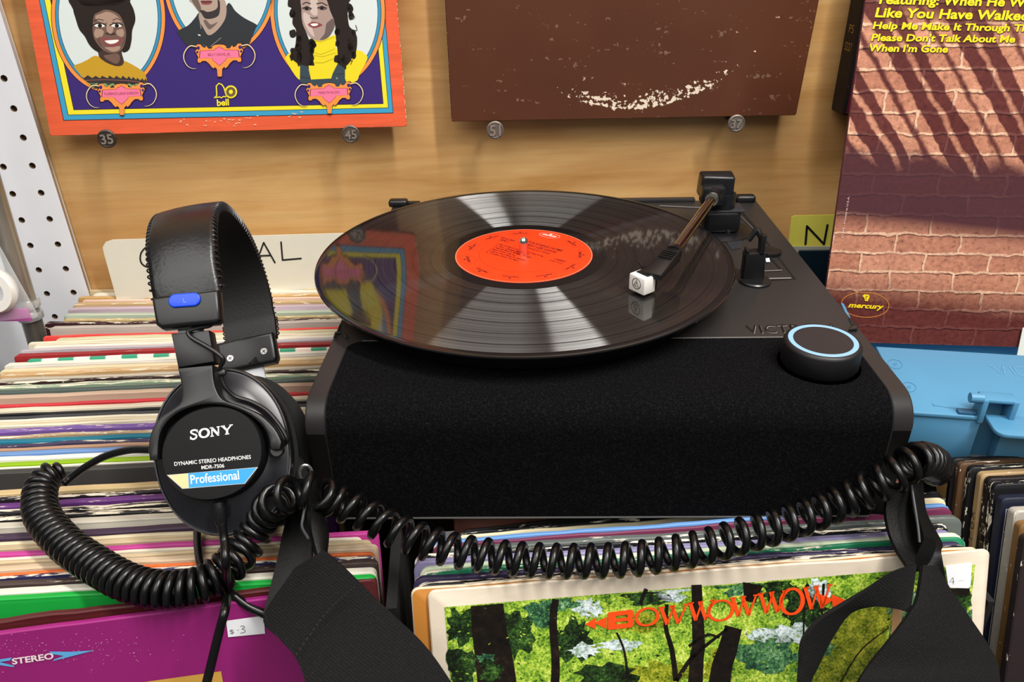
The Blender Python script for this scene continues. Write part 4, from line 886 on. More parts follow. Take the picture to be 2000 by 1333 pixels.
# right clip, seen from its inner side, two screws
Mr2 = HM @ Matrix.Translation((0, 0, -SPAN))
b = MB(); cw_ = .0195; b.prism([(-cw_, .004), (cw_, .004), (cw_, -.014), (cw_-.002, -.0175), (-cw_+.002, -.0175), (-cw_, -.014)], -.003, .010, hpb, Mr2, .0025, 3); RCL = b.build('band_clip', HP_T); RCL['label'] = 'clip with two screws'
scm = mat('#b9b9b6', .3, .9)
for s in (-1, 1):
    b = MB(); Ms = Mr2 @ Matrix.Translation((s*.0115, -.0085, .0100)); b.lathe([(.0025, -.001), (.0025, .0003), (.0021, .0006), (0, .0006)], scm, Ms, 20)
    for rz in (30, 120): b.box((0, 0, .0006), (.003, .0005, .0004), mat('#3b3b3b', .5), 0, Ms @ Matrix.Rotation(math.radians(rz), 4, 'Z'))
    b.build('screw', RCL)
b = MB(); b.prism([(-.008, -.017), (.008, -.017), (.008, -.045), (-.008, -.045)], .002, .0035, mat('#a9abb0', .35, .7), Mr2); b.build('slider', HP_T)
b = MB(); b.prism([(-.011, -.030), (.011, -.030), (.013, -.055), (-.013, -.055)], -.003, .006, hpb, Mr2 @ Matrix.Translation((0, 0, .03)), .001); b.build('yoke_stem', HP_T)
# thin lead from clip into the yoke, its keeper
def hw(pts, n): return spline([WP(x, y, HO+HN*(n[i] if isinstance(n, list) else n), HN) for i, (x, y) in enumerate(pts)], 6)
b = MB(); b.tube(hw([(419, 629), (408, 637), (385, 641), (368, 648), (374, 660), (400, 675), (424, 690), (436, 703), (430, 720), (431, 735), (440, 757), (460, 775), (490, 785), (520, 802), (545, 830), (560, 857), (556, 868)], [0, 0, .002, .004, .005, .005, .005, .004, .001, -.001, -.003, -.006, -.008, -.009, -.010, -.011, -.013]), .00125, hpb, 8); b.build('thin_lead', HP_T)
kp = WP(434, 729, HO+HN*(-.001), HN); b = MB(); b.box((0, 0, 0), (.0045, .0036, .0045), hpb, .0012, Matrix.Translation(kp) @ HM.to_3x3().to_4x4()); b.build('lead_keeper', HP_T)
b = MB(); b.tube([WP(506, 690, HO+HN*-.12, HN), WP(498, 703, HO+HN*-.115, HN), WP(488, 712, HO+HN*-.10, HN)], .0011, hpb, 8); b.build('thin_lead', HP_T)
for px in (540, 302):
    b = MB(); v = WP(px, 880, HO+HN*-.003, HN); b.tube([v, v-HN*.006], .0032, hpb, 14); b.build('pivot_screw', HP_T)
# strain relief
a_ = WP(427, 981, HO+HN*-.006, HN); c_ = WP(431, 1012, HO+HN*-.007, HN)
b = MB(); b.tube([a_, a_.lerp(c_, .3), a_.lerp(c_, .32), c_, WP(433, 1026, HO+HN*-.009, HN)], [.0032, .0032, .0040, .0036, .0029], hpb, 16); b.build('strain_relief', HP_T)
# ------------------------------------------------------------------ cable
cab = mat('#070708', .30, spec=.42, name='cable_rubber'); TR = .00225
def cpath(pts, sub=8): return spline([W(x, y, 'y', v) if v < 9 else W(x, y, 'z', v-10) for x, y, v in pts], sub)
b = MB(); b.tube(cpath([(433, 1024, -.232), (438, 1055, -.236), (441, 1100, -.2455), (447, 1150, 9.907), (480, 1182, -.236), (520, 1202, -.238), (570, 1228, -.240)]), TR, cab, 12); b.build('cable', HP_T)
b = MB(); b.tube(cpath([(385, 1040, 9.903), (387, 1075, 9.9035), (394, 1110, 9.904), (420, 1150, 9.9045), (441, 1165, 9.905), (440, 1190, -.262), (428, 1235, -.268), (412, 1300, -.275), (398, 1360, -.283), (390, 1420, -.29)]), TR, cab, 12); b.build('cable', HP_T)
b = MB(); b.tube(cpath([(340, 880, -.180), (295, 879, -.178), (250, 880, -.174), (205, 892, -.172), (165, 914, -.172), (138, 934, -.174), (125, 945, -.178)]), TR, cab, 12); b.build('cable', HP_T)
CPTS = [  # px, py, depth y (or height z + 10), pitch, radius
 (118, 915, 9.922, .0052, .0086), (82, 948, 9.920, .0052, .0098), (82, 1005, 9.916, .0050, .0104), (125, 1060, 9.9145, .0050, .0104), (185, 1103, 9.914, .0050, .0104), (250, 1138, 9.914, .0050, .0103),
 (320, 1153, 9.914, .0050, .0103), (390, 1143, 9.914, .0052, .0103), (445, 1108, 9.916, .0060, .0106), (482, 1062, 9.920, .0072, .0108), (515, 1010, 9.932, .0088, .0106), (552, 972, -.212, .0100, .0104),
 (600, 958, -.210, .0100, .0104), (650, 976, -.204, .0100, .0104), (712, 1005, -.207, .0098, .0104), (780, 1040, -.215, .0097, .0104), (880, 1074, -.222, .0094, .0099), (1000, 1092, -.225, .0093, .0098), (1120, 1097, -.226, .0093, .0098),
 (1240, 1092, -.226, .0092, .0098), (1360, 1072, -.224, .0091, .0098), (1460, 1044, -.216, .0094, .0103), (1560, 1014, -.208, .0096, .0104), (1650, 978, -.199, .0094, .0104), (1730, 937, -.198, .0088, .0104), (1790, 900, -.190, .0070, .0104),
 (1822, 905, -.170, .0050, .0103), (1825, 918, -.140, .0048, .0103), (1815, 920, -.110, .0048, .0103)]
cp_ = [W(x, y, 'y', v) if v < 9 else W(x, y, 'z', v-10) for x, y, v, _, _ in CPTS]
SUB = 24; cs_ = spline(cp_, SUB); NN = len(cs_)
def at(k, i): 
    j = min(i//SUB, len(CPTS)-2); f = i/SUB-j; return CPTS[j][k]*(1-f)+CPTS[j+1][k]*f
pts = []; phi = 0; nrm = None; PH = 2*math.pi/16
# frame moved along the centre line
frames = []
for i in range(NN):
    t = (cs_[min(i+1, NN-1)]-cs_[max(i-1, 0)]).normalized()
    if nrm is None: nrm = t.cross(UZ).normalized()
    nrm = (nrm-t*nrm.dot(t)).normalized(); frames.append((t, nrm.copy(), t.cross(nrm)))
ph = 0; nextp = 0
for i in range(NN-1):
    L = (cs_[i+1]-cs_[i]).length; dphi = 2*math.pi*L/at(3, i); 
    while nextp < ph+dphi:
        f = (nextp-ph)/dphi; c = cs_[i].lerp(cs_[i+1], f); n1 = frames[i][1].lerp(frames[i+1][1], f); b1 = frames[i][2].lerp(frames[i+1][2], f); R = at(4, i)-TR
        e = min(1, nextp/6.0); pts.append(c+(n1*math.cos(-nextp)+b1*math.sin(-nextp))*R*(.35+.65*e)); nextp += PH
    ph += dphi
b = MB(); b.tube(pts, TR, cab, 9); b.build('coiled_cable', HP_T, smooth=70)
# ------------------------------------------------------------------ straps
web = None
def webm():
    m, t = newmat('webbing'); b = t.b; b.inputs['Roughness'].default_value = .85; b.inputs['Specular IOR Level'].default_value = .2
    v = t.obj((1, 1, 1)); wv = t.n('ShaderNodeTexWave', wave_type='BANDS', bands_direction='DIAGONAL'); wv.inputs['Scale'].default_value = 260; wv.inputs['Distortion'].default_value = 1.5; t.l(v, wv.inputs['Vector'])
    n = t.noise(v, 1100, 3, .6); h = t.math('ADD', t.math('MULTIPLY', wv.outputs[1], .25), n)
    t.l(t.ramp(h, [(.35, '#060606'), (.7, '#0e0e0f'), (1.0, '#1c1c1e')]), b.inputs['Base Color']); t.bump(h, .6, .0006); return m
WEB = webm(); LEA = mat('#070707', .5, spec=.18, bump=.15, bscale=700, name='strap_leather'); EDG = mat('#3c3d40', .6, name='leather_edge')
def pr_(l, y): return [(W(a[0], a[1], 'y', y[i][0]), W(c[0], c[1], 'y', y[i][1])) for i, (a, c) in enumerate(l)]
o = thing('carrying_strap', W(600, 940, 'y', -.188), 'black webbing strap with leather tab hanging from the left front of the turntable', 'strap', 'carrying straps hanging from the turntable')
b = MB(); b.ribbon(pr_([((578, 935), (606, 935)), ((562, 1010), (612, 1030)), ((538, 1110), (600, 1150)), ((514, 1200), (545, 1235))], [(-.192, -.196), (-.200, -.212), (-.228, -.236), (-.25, -.256)]), .0022, LEA, 8, .001); b.build('leather_tab', o)
b = MB(); b.ribbon(pr_([((600, 935), (617, 938)), ((603, 985), (627, 1000)), ((606, 1035), (640, 1042)), ((618, 1088), (636, 1093))], [(-.196, -.194), (-.214, -.208), (-.226, -.222), (-.238, -.236)]), .0026, LEA, 8, .001, 7); b.build('leather_tab', o)
b = MB(); b.tube(spline([W(x, y, 'y', v) for x, y, v in ((598, 948, -.200), (597, 980, -.214), (592, 1010, -.220), (590, 1030, -.226), (602, 1052, -.236))], 6), .0007, EDG, 6); b.build('tab_edge', o)
b = MB(); b.ribbon(pr_([((575, 1110), (632, 1075)), ((516, 1205), (668, 1105)), ((548, 1250), (745, 1180)), ((580, 1290), (830, 1262)), ((602, 1350), (892, 1350)), ((620, 1420), (950, 1440))], [(-.242, -.236), (-.256, -.240), (-.266, -.252), (-.276, -.266), (-.288, -.282), (-.30, -.30)]), .0022, WEB, 8, .0015, 9); b.build('webbing', o)
b = MB(); sp_ = spline([W(x, y, 'y', v) for x, y, v in ((700, 1142, -.2525), (640, 1195, -.2605), (575, 1285, -.2795))], 20)
for k in range(2, len(sp_)-2, 2): b.tube([sp_[k]+(CAM-sp_[k]).normalized()*.0018, sp_[k+1]+(CAM-sp_[k+1]).normalized()*.0018], .0006, mat('#050505', .8), 6)
b.build('stitching', o)
b = MB(); rg = W(597, 925, 'y', -.183); Mg = Matrix.Translation(rg) @ Matrix.Rotation(math.radians(80), 4, 'X') @ Matrix.Rotation(math.radians(15), 4, 'Y')
b.tube([Mg @ Vector((.0034*math.cos(a), .0052*math.sin(a), 0)) for a in [2*math.pi*k/24 for k in range(24)]], .0010, mat('#b9b9b9', .25, .9), 10, closed=True); b.build('metal_ring', o)
o = thing('carrying_strap', W(1795, 950, 'y', -.186), 'black twisted webbing strap hanging from the right front of the turntable', 'strap', 'carrying straps hanging from the turntable')
b = MB(); b.ribbon(pr_([((1738, 950), (1796, 930)), ((1728, 1000), (1800, 1005)), ((1742, 1060), (1812, 1075)), ((1775, 1115), (1828, 1120))], [(-.190, -.186), (-.199, -.196), (-.212, -.212), (-.228, -.228)]), .0022, LEA, 8, .001); b.build('leather_tab', o)
b = MB(); b.ribbon(pr_([((1778, 938), (1800, 935)), ((1787, 1000), (1806, 1000)), ((1800, 1045), (1836, 1060)), ((1806, 1095), (1838, 1085)), ((1812, 1120), (1846, 1150))], [(-.188, -.185), (-.203, -.198), (-.215, -.213), (-.225, -.224), (-.232, -.232)]), .0022, LEA, 8, .0006); b.build('leather_tab', o)
b = MB(); b.tube(spline([W(x, y, 'y', v) for x, y, v in ((1779, 940, -.191), (1786, 985, -.2035), (1793, 1030, -.213), (1796, 1060, -.219))], 6), .0007, EDG, 6); b.build('tab_edge', o)
b = MB(); q = [W(x, y, 'y', -.232) for x, y in ((1808, 1048), (1824, 1056), (1828, 1070), (1816, 1098), (1798, 1115), (1788, 1108), (1790, 1085))]; nrm = (CAM-q[0]).normalized()
f = spline([v for v in q+[q[0]]], 5)[:-1]; k = [v-nrm*.003 for v in f]; vs = [b.bm.verts.new(v) for v in f]; ws = [b.bm.verts.new(v) for v in k]; ii = b.mi(mat('#0d0d0e', .5, bump=.2, bscale=700)); b.bm.faces.new(vs).material_index = ii; b.bm.faces.new(ws[::-1]).material_index = ii
for a in range(len(vs)): c = (a+1) % len(vs); b.bm.faces.new((vs[a], vs[c], ws[c], ws[a])).material_index = ii
b.build('tab_end', o)
b = MB(); b.ribbon(pr_([((1800, 1105), (1828, 1108)), ((1790, 1168), (1862, 1165)), ((1772, 1202), (1890, 1205)), ((1735, 1252), (1922, 1252)), ((1696, 1300), (1945, 1295)), ((1672, 1340), (1952, 1345)), ((1640, 1420), (1965, 1430))], [(-.236, -.234), (-.250, -.244), (-.258, -.250), (-.268, -.258), (-.276, -.266), (-.284, -.276), (-.296, -.29)]), .0022, WEB, 8, .0015, 9); b.build('webbing', o)
b = MB(); b.ribbon(pr_([((1788, 1102), (1776, 1198)), ((1741, 1120), (1748, 1189)), ((1692, 1152), (1708, 1184)), ((1640, 1184), (1672, 1190)), ((1600, 1210), (1650, 1206)), ((1568, 1250), (1622, 1248)), ((1562, 1300), (1598, 1296)), ((1561, 1345), (1578, 1342)), ((1566, 1420), (1572, 1420))], [(-.236, -.254), (-.244, -.252), (-.25, -.252), (-.256, -.252), (-.262, -.254), (-.270, -.260), (-.278, -.268), (-.285, -.275), (-.29, -.285)]), .002, WEB, 8, .0, 7); b.build('webbing', o)
# ------------------------------------------------------------------ sleeves on the wall
def quad_sleeve(name, bl, br, tl, tr, P0, N, th, hgt, cm, em, label, cat='record sleeve', rc=.002):
    A = WP(*bl, P0, N); ta = (WP(*tl, P0, N)-A).normalized()
    if br is None: X = (tr-ta*tr.dot(ta)).normalized(); B = A+X*.315; tb = ta
    else: B = WP(*br, P0, N); tb = (WP(*tr, P0, N)-B).normalized()
    C, D_ = B+tb*hgt, A+ta*hgt; X = (B-A).normalized(); Y = N.cross(X); Mq = Matrix((X, Y, N)).transposed().to_4x4(); Mq.translation = A; inv = Mq.inverted()
    p = [inv @ v for v in (A, B, C, D_)]; o = []
    for i in range(4):
        a, v, c = Vector(p[i-1][:2]), Vector(p[i][:2]), Vector(p[(i+1) % 4][:2]); u1 = (a-v).normalized(); u2 = (c-v).normalized()
        for k in range(4):
            f = k/3; o.append(v+u1*rc*(1-f)**2+u2*rc*f**2)
    b = MB(); n = len(o); e = .0006
    def rg(z, s):
        cx = sum(v.x for v in o)/n; cy = sum(v.y for v in o)/n
        return [b.bm.verts.new(((v.x-cx)*s+cx, (v.y-cy)*s+cy, z)) for v in o]
    rs = [rg(0, .997), rg(-e, 1), rg(-th+e, 1), rg(-th, .997)]; ci, ei = b.mi(cm), b.mi(em)
    b.bm.faces.new(rs[0]).material_index = ci; b.bm.faces.new(rs[3][::-1]).material_index = ci
    for r, q in zip(rs, rs[1:]):
        for i in range(n): b.bm.faces.new((r[i], q[i], q[(i+1) % n], r[(i+1) % n])).material_index = ei
    ob = b.build(name, smooth=30); ob.matrix_world = Mq; ROT[ob.name] = Mq; tag(ob, label, cat); return ob, Mq
ORG = '#e5603c'
s5, _ = quad_sleeve('record_sleeve', (98, 266), (795, 247.5), (48, 0), (775, 0), SLP, WALLN, .004, .318, wearmat(ORG, .02, '#f3cdb5', 30), wearmat('#e0603f', .42, '#efd9c0', 40), 'orange bordered record sleeve with three portrait ovals on the wall at left')
def brown_mat():
    m, t = newmat('brown_cover'); b = t.b; b.inputs['Roughness'].default_value = .38; b.inputs['Specular IOR Level'].default_value = .4
    v = t.obj(); n = t.noise(t.obj((1, 3, 1)), 30, 6, .7); n2 = t.noise(v, 5, 3, .5); n3 = t.noise(v, 240, 3, .6)
    sp = t.n('ShaderNodeSeparateXYZ'); t.l(v, sp.inputs[0])
    # crescent rubbed by the disc inside
    dx = t.math('SUBTRACT', sp.outputs[0], .163); dy = t.math('SUBTRACT', sp.outputs[1], .158)
    r = t.math('SQRT', t.math('ADD', t.math('MULTIPLY', dx, dx), t.math('MULTIPLY', dy, dy)))
    inn = t.ramp(r, [(.120, (0,)*3), (.138, (.35,)*3), (.1490, (.62,)*3), (.1502, (.66,)*3), (.1512, (0,)*3)])
    low = t.ramp(sp.outputs[1], [(.02, (1, 1, 1)), (.05, (.75,)*3), (.13, (.12,)*3), (.2, (0,)*3)])
    lr = t.ramp(sp.outputs[0], [(.06, (0,)*3), (.13, (1,)*3), (.20, (1,)*3), (.29, (.7,)*3)])
    w_ = t.math('MULTIPLY', t.math('MULTIPLY', inn, low), lr)
    g = t.math('ADD', t.math('MULTIPLY', n3, .55), t.math('MULTIPLY', n, .45))
    msk = t.math('GREATER_THAN', t.math('ADD', g, t.math('MULTIPLY', w_, .36)), .69)
    msk2 = t.math('GREATER_THAN', t.math('ADD', t.math('MULTIPLY', n, .62), t.math('MULTIPLY', n3, .38)), .60)
    base = t.ramp(n2, [(.3, '#4a2a1b'), (.7, '#5c3321')])
    c = t.mix(t.math('MULTIPLY', msk2, .55), base, '#8d6f5c'); c = t.mix(msk, c, '#e2d2bd'); t.l(c, b.inputs['Base Color']); return m
sb_, _ = quad_sleeve('record_sleeve', (882, 238), (1555, 225.5), (869, 0), (1600, 0), SLP, WALLN, .0035, .315, brown_mat(), wearmat('#3d2216', .3, '#c9b299', 45), 'plain brown ring-worn record sleeve on the wall above the turntable')
# --- printed picture of the orange sleeve
ar = Art(lambda x, y: WP(x, y, SLP, WALLN), WALLN, .0002, .000035)
Cm = {k: mat(v, .42, spec=.35) for k, v in dict(blue='#3f9fc8', yel='#f2e233', pur='#3d2c74', ink='#2a1420', sky='#d8e1df', org='#f0954a', cyan='#3a93bd', pink='#f27ba0', hair='#2b2320', skin='#735a4f', skl='#aa8d7d', skd='#473530', gold='#c69a2c', wht='#f2efe8', lip='#8b4a4a', grn='#86a86a', dk='#3a3536', shirt='#33363a', face2='#b09a8c', face2d='#6f5f58', blk='#221c1b', ysh='#ecd92c', yshd='#b8a21a', den='#3b4a55', s3='#ab938a', s3l='#cdb9b0', s3d='#6b5c59', bone='#efd9b0', grey='#9a968f').items()}
A_ = ar
def lineof(l, r, y): return None
# frames: outer blue, yellow, purple field; edges follow the sleeve's own sides
def side_x(y, t): # t: 0 left edge .. 1 right edge of the sleeve at row y
    xl_ = 48+(98-48)*y/266; xr_ = 775+20*y/247.5; return xl_+(xr_-xl_)*t
def frame(dl, dr, yl, yr, m, L):
    A_.poly([(48+dl-38, -200), (775-dr-16, -200), (795-dr, yr), (98+dl, yl)], m, L)
frame(26, 26.5, 235.5, 221, Cm['ink'], 0); frame(27, 27.5, 234.5, 220, Cm['blue'], 1); frame(35, 36, 225, 211, Cm['ink'], 2); frame(36, 37, 224, 210, Cm['yel'], 3); frame(46, 46, 215, 203, Cm['ink'], 4); frame(47, 47, 214, 202, Cm['pur'], 5)
def oval(c, rx, ry, rot, L=7):
    for k, (g, m) in enumerate(((0, 'ink'), (1.2, 'org'), (8.2, 'ink'), (9.2, 'cyan'), (14.4, 'ink'), (15.4, 'sky'))): A_.ell(c, rx-g, ry-g, Cm[m], L+k, rot, 72)
ov = [((212, 32), 112, 150, -3), ((430, -42), 112, 150, -2), ((640, 22), 113, 150, -2)]
for c, rx, ry, rot in ov: oval(c, rx, ry, rot)
def sp_(p, k=5): return spline2(p, k, closed=True)
L0 = 14
def ox(P, x0, y0, s): return [(x0+x*s, y0+y*s) for x, y in P]
# left portrait (crop units -> picture units)
cA = lambda P: ox(P, 100, 0, .15)
def blob(P, m, L): A_.poly(sp_(cA(P), 4), Cm[m], L)
A_.poly(sp_(cA([(300, 870), (400, 815), (480, 775), (560, 728), (640, 740), (780, 800), (940, 790), (1060, 840), (1180, 915), (1225, 960), (1250, 1050), (1235, 1110), (1120, 1150), (800, 1160), (540, 1130), (420, 1020)]), 4), Cm['gold'], L0)
A_.poly(cA([(405, 1000), (430, 1015), (480, 978), (540, 1015), (580, 985), (640, 1018), (665, 985), (740, 1018), (760, 982), (820, 1018), (850, 985), (910, 1020), (935, 985), (990, 1025), (1010, 990), (1050, 1030), (1070, 1000), (1110, 1038), (1125, 1010), (1160, 1045), (1190, 1020), (1215, 1050), (1232, 1020), (1252, 1060), (1240, 1090), (490, 1080), (440, 1040)]), Cm['dk'], L0+1)
A_.poly(cA([(500, 1076), (1240, 1078), (1230, 1118), (1120, 1160), (800, 1165), (560, 1140), (520, 1110)]), Cm['grn'], L0+1)
A_.stroke(cA([(455, 1045), (700, 1036), (1000, 1048), (1230, 1075)]), 1.2, mat('#9c5a50', .5), L0+2)
for k in range(7): x = 540+k*105; A_.poly(cA([(x-45, 1085), (x+45, 1085), (x, 1108)]), Cm['dk'], L0+2); A_.poly(cA([(x+8, 1150), (x+52, 1105), (x+96, 1150)]), Cm['dk'], L0+2)
blob([(625, 620), (620, 700), (640, 750), (720, 810), (840, 856), (920, 850), (950, 800), (925, 700), (900, 600)], 'skd', L0+3)
blob([(690, 720), (760, 790), (860, 830), (900, 760), (860, 690)], 'skin', L0+4)
blob([(300, -60), (330, -190), (450, -300), (640, -330), (850, -300), (950, -200), (985, -60), (900, 60), (640, 80), (400, 60)], 'hair', L0+4)
blob([(275, -60), (290, 120), (320, 230), (370, 380), (440, 470), (500, 580), (570, 650), (640, 670), (760, 600), (900, 640), (950, 680), (1020, 640), (1050, 520), (1060, 390), (1100, 260), (1080, 130), (1030, 20), (1000, -80)], 'hair', L0+4)
blob([(575, 180), (545, 330), (555, 470), (600, 560), (680, 650), (790, 690), (900, 665), (960, 580), (980, 440), (960, 330), (900, 200), (800, 140), (690, 125)], 'skin', L0+5)
blob([(590, 200), (600, 260), (700, 300), (760, 280), (850, 290), (920, 280), (840, 190), (720, 150)], 'skl', L0+6)
blob([(590, 370), (565, 440), (590, 490), (660, 480), (690, 420), (660, 380)], 'skl', L0+6)
blob([(860, 390), (860, 450), (930, 480), (955, 430), (930, 370)], 'skl', L0+6)
blob([(740, 280), (725, 360), (745, 430), (800, 430), (815, 350), (790, 280)], 'skl', L0+6)
blob([(700, 620), (780, 610), (900, 600), (880, 655), (790, 670)], 'skl', L0+6)
for P in ([(560, 275), (620, 245), (690, 265)], [(805, 262), (860, 238), (915, 262)]): A_.stroke(cA(P), 1.3, Cm['blk'], L0+7)
for x in (640, 860):
    blob([(x-75, 335), (x-30, 308), (x+35, 312), (x+65, 340), (x+20, 352), (x-40, 350)], 'wht', L0+7); A_.ell(cA([(x, 332)])[0], 4.2, 3.6, Cm['blk'], L0+8, seg=16)
    A_.stroke(cA([(x-95, 330), (x-45, 305), (x+20, 300), (x+80, 330)]), 1.9, Cm['blk'], L0+9)
blob([(705, 440), (740, 420), (775, 440), (820, 420), (845, 445), (780, 458)], 'skd', L0+7)
blob([(640, 500), (720, 490), (800, 505), (880, 500), (935, 490), (890, 580), (800, 612), (720, 580)], 'lip', L0+7)
blob([(700, 530), (790, 520), (885, 518), (850, 555), (780, 570), (730, 555)], 'wht', L0+8)
A_.stroke(cA([(640, 470), (620, 520), (660, 600)]), 1.2, Cm['skd'], L0+7); A_.stroke(cA([(950, 480), (960, 530), (930, 590)]), 1.0, Cm['skd'], L0+7)
# middle portrait: bearded chin, dark collar
cB = lambda P: ox(P, 320, 0, .165)
def blobB(P, m, L): A_.poly(sp_(cB(P), 4), Cm[m], L)
A_.poly(sp_(cB([(150, 375), (290, 300), (380, 200), (430, 150), (560, 240), (700, 150), (760, 40), (800, 55), (850, 130), (960, 215), (1100, 290), (1090, 330), (1040, 450), (970, 550), (640, 600), (310, 555), (200, 440)]), 3), Cm['shirt'], L0)
blobB([(425, 140), (420, 230), (470, 330), (530, 415), (620, 370), (720, 240), (745, 110), (720, 0), (640, 20), (500, 80)], 'face2', L0+1)
blobB([(310, 20), (290, -150), (320, -300), (420, -400), (560, -410), (680, -330), (720, -180), (700, 20), (600, 90), (420, 60)], 'face2', L0+1)
blobB([(285, -120), (300, -330), (420, -450), (600, -450), (720, -350), (745, -150), (715, -40), (690, -200), (600, -320), (420, -310), (330, -210)], 'dk', L0+3)
for x in (430, 580):
    blobB([(x-45, -150), (x, -168), (x+45, -150), (x, -136)], 'wht', L0+3); A_.ell(cB([(x, -151)])[0], 2.6, 2.4, Cm['blk'], L0+4, seg=12); A_.stroke(cB([(x-55, -185), (x, -200), (x+55, -185)]), 1.6, Cm['blk'], L0+4)
blobB([(480, -60), (505, -90), (540, -60), (510, -45)], 'face2d', L0+3)
blobB([(330, -30), (370, 80), (420, 140), (450, 190), (540, 215), (640, 190), (665, 100), (690, -30)], 'face2', L0+2)
blobB([(325, -20), (400, 110), (430, 150), (445, 100), (410, 0), (400, -40)], 'face2d', L0+3)
blobB([(430, 130), (470, 120), (520, 140), (600, 120), (640, 80), (640, 0), (665, 20), (665, 130), (640, 190), (560, 220), (480, 210)], 'dk', L0+3)
blobB([(440, 10), (500, 5), (570, 10), (560, 45), (500, 55), (450, 45)], 'lip', L0+3); A_.stroke(cB([(440, 18), (500, 24), (575, 16)]), 1.3, Cm['blk'], L0+4)
blobB([(470, 240), (520, 330), (560, 340), (640, 260), (560, 290), (500, 230)], 'face2d', L0+3)
for P in ([(430, 250), (445, 340)], [(430, 150), (430, 250)]): A_.stroke(cB(P), 1.2, Cm['grey'], L0+3)
A_.stroke(cB([(555, 550), (680, 445)]), 1.0, Cm['grey'], L0+2); A_.poly(cB([(405, 405), (435, 410), (438, 425), (410, 418)]), Cm['wht'], L0+2); A_.ell(cB([(477, 538)])[0], 3, 2.2, Cm['den'], L0+2, seg=14)
# right portrait
cC = lambda P: ox(P, 530, 0, .18)
def blobC(P, m, L): A_.poly(sp_(cC(P), 4), Cm[m], L)
blobC([(150, 640), (220, 560), (330, 520), (900, 540), (1010, 580), (1040, 640), (960, 800), (900, 890), (600, 940), (330, 880), (220, 760)], 'ysh', L0)
blobC([(410, 420), (430, 500), (440, 600), (560, 640), (700, 600), (700, 480), (690, 380), (560, 430)], 'ysh', L0+1)
for P in ([(440, 565), (540, 590), (690, 530)], [(450, 600), (560, 615), (700, 570)], [(470, 680), (560, 680), (690, 630)], [(430, 440), (540, 455), (680, 400)]): A_.stroke(cC(P), 1.1, Cm['yshd'], L0+2)
blobC([(210, -60), (180, 60), (240, 100), (230, 250), (270, 330), (260, 500), (220, 560), (230, 640), (300, 700), (340, 760), (420, 730), (460, 640), (430, 540), (410, 430), (330, 200), (330, -60)], 'hair', L0+3)
blobC([(560, -60), (640, 120), (690, 250), (700, 400), (720, 560), (720, 680), (760, 740), (830, 700), (870, 640), (920, 560), (930, 400), (880, 320), (840, 260), (830, 60), (870, -60)], 'hair', L0+3)
blobC([(180, -40), (200, -220), (330, -330), (520, -350), (720, -300), (850, -180), (870, -30), (560, -20), (335, -40)], 'hair', L0+3)
blobC([(340, -40), (370, -170), (460, -220), (560, -170), (590, -20), (460, 30)], 's3', L0+4)
blobC([(335, -60), (330, 120), (340, 250), (390, 360), (450, 420), (530, 440), (610, 410), (670, 330), (690, 250), (640, 120), (560, -60)], 's3', L0+4)
blobC([(360, 130), (350, 210), (400, 330), (470, 400), (430, 250), (440, 180)], 's3l', L0+5); blobC([(430, -20), (420, 100), (450, 160), (500, 160), (500, 60), (500, -20)], 's3l', L0+5)
blobC([(600, 250), (580, 360), (530, 430), (610, 410), (670, 330), (690, 250), (660, 200)], 's3d', L0+5)
blobC([(420, 175), (455, 190), (500, 180), (505, 198), (460, 206), (425, 195)], 's3d', L0+6)
R = random.Random(12)
for k in range(46):   # loose curls along the hair's outline
    x, y = R.choice([(225, R.uniform(-20, 640)), (300, R.uniform(380, 740)), (440, R.uniform(440, 720)), (860, R.uniform(0, 680)), (900, R.uniform(300, 620)), (720, R.uniform(300, 720)), (800, R.uniform(600, 740))])
    x += R.uniform(-6, 12)*(1 if x < 500 else -1); r0 = R.uniform(20, 40); blobC([(x+r0*math.cos(a)*R.uniform(.7, 1.2), y+1.4*r0*math.sin(a)*R.uniform(.7, 1.2)) for a in (0, .9, 1.8, 2.7, 3.6, 4.5, 5.4)], 'hair', L0+3)
for x, y in ((385, 92), (550, 88)):
    blobC([(x-45, y), (x, y-22), (x+50, y-4), (x+40, y+16), (x-10, y+20)], 's3d', L0+6); A_.ell(cC([(x, y)])[0], 3.6, 2.8, Cm['blk'], L0+7, seg=14); A_.stroke(cC([(x-50, y-2), (x, y-24), (x+55, y)]), 1.5, Cm['blk'], L0+8)
for P in ([(340, 45), (380, 22), (430, 40)], [(490, 40), (550, 28), (610, 60)]): A_.stroke(cC(P), 1.8, Cm['blk'], L0+7)
blobC([(395, 265), (460, 235), (555, 265), (520, 290), (470, 302), (420, 290)], 'lip', L0+6); blobC([(425, 262), (470, 252), (510, 258), (490, 278), (445, 280)], 'wht', L0+7)
for P in ([(840, 140), (900, 175), (890, 205), (850, 205)], [(880, 320), (930, 330), (915, 270)], [(240, 540), (215, 570), (240, 625), (280, 600)], [(270, 640), (300, 720), (290, 650)], [(820, 690), (880, 650), (860, 700)]): A_.stroke(spline2(cC(P), 4), 1.4, Cm['hair'], L0+4)
A_.poly(cC([(315, 700), (400, 720), (430, 860), (640, 850), (680, 770), (720, 690), (800, 740), (800, 850), (830, 930), (560, 960), (310, 890)]), Cm['den'], L0+4)
A_.poly(cC([(405, 710), (690, 720), (650, 850), (432, 862)]), Cm['ysh'], L0+5); A_.stroke(cC([(320, 830), (420, 850)]), 1.2, Cm['dk'], L0+6); A_.stroke(cC([(680, 800), (800, 800)]), 1.2, Cm['dk'], L0+6); A_.ell(cC([(712, 848)])[0], 1.8, 1.8, Cm['grey'], L0+6, seg=12)
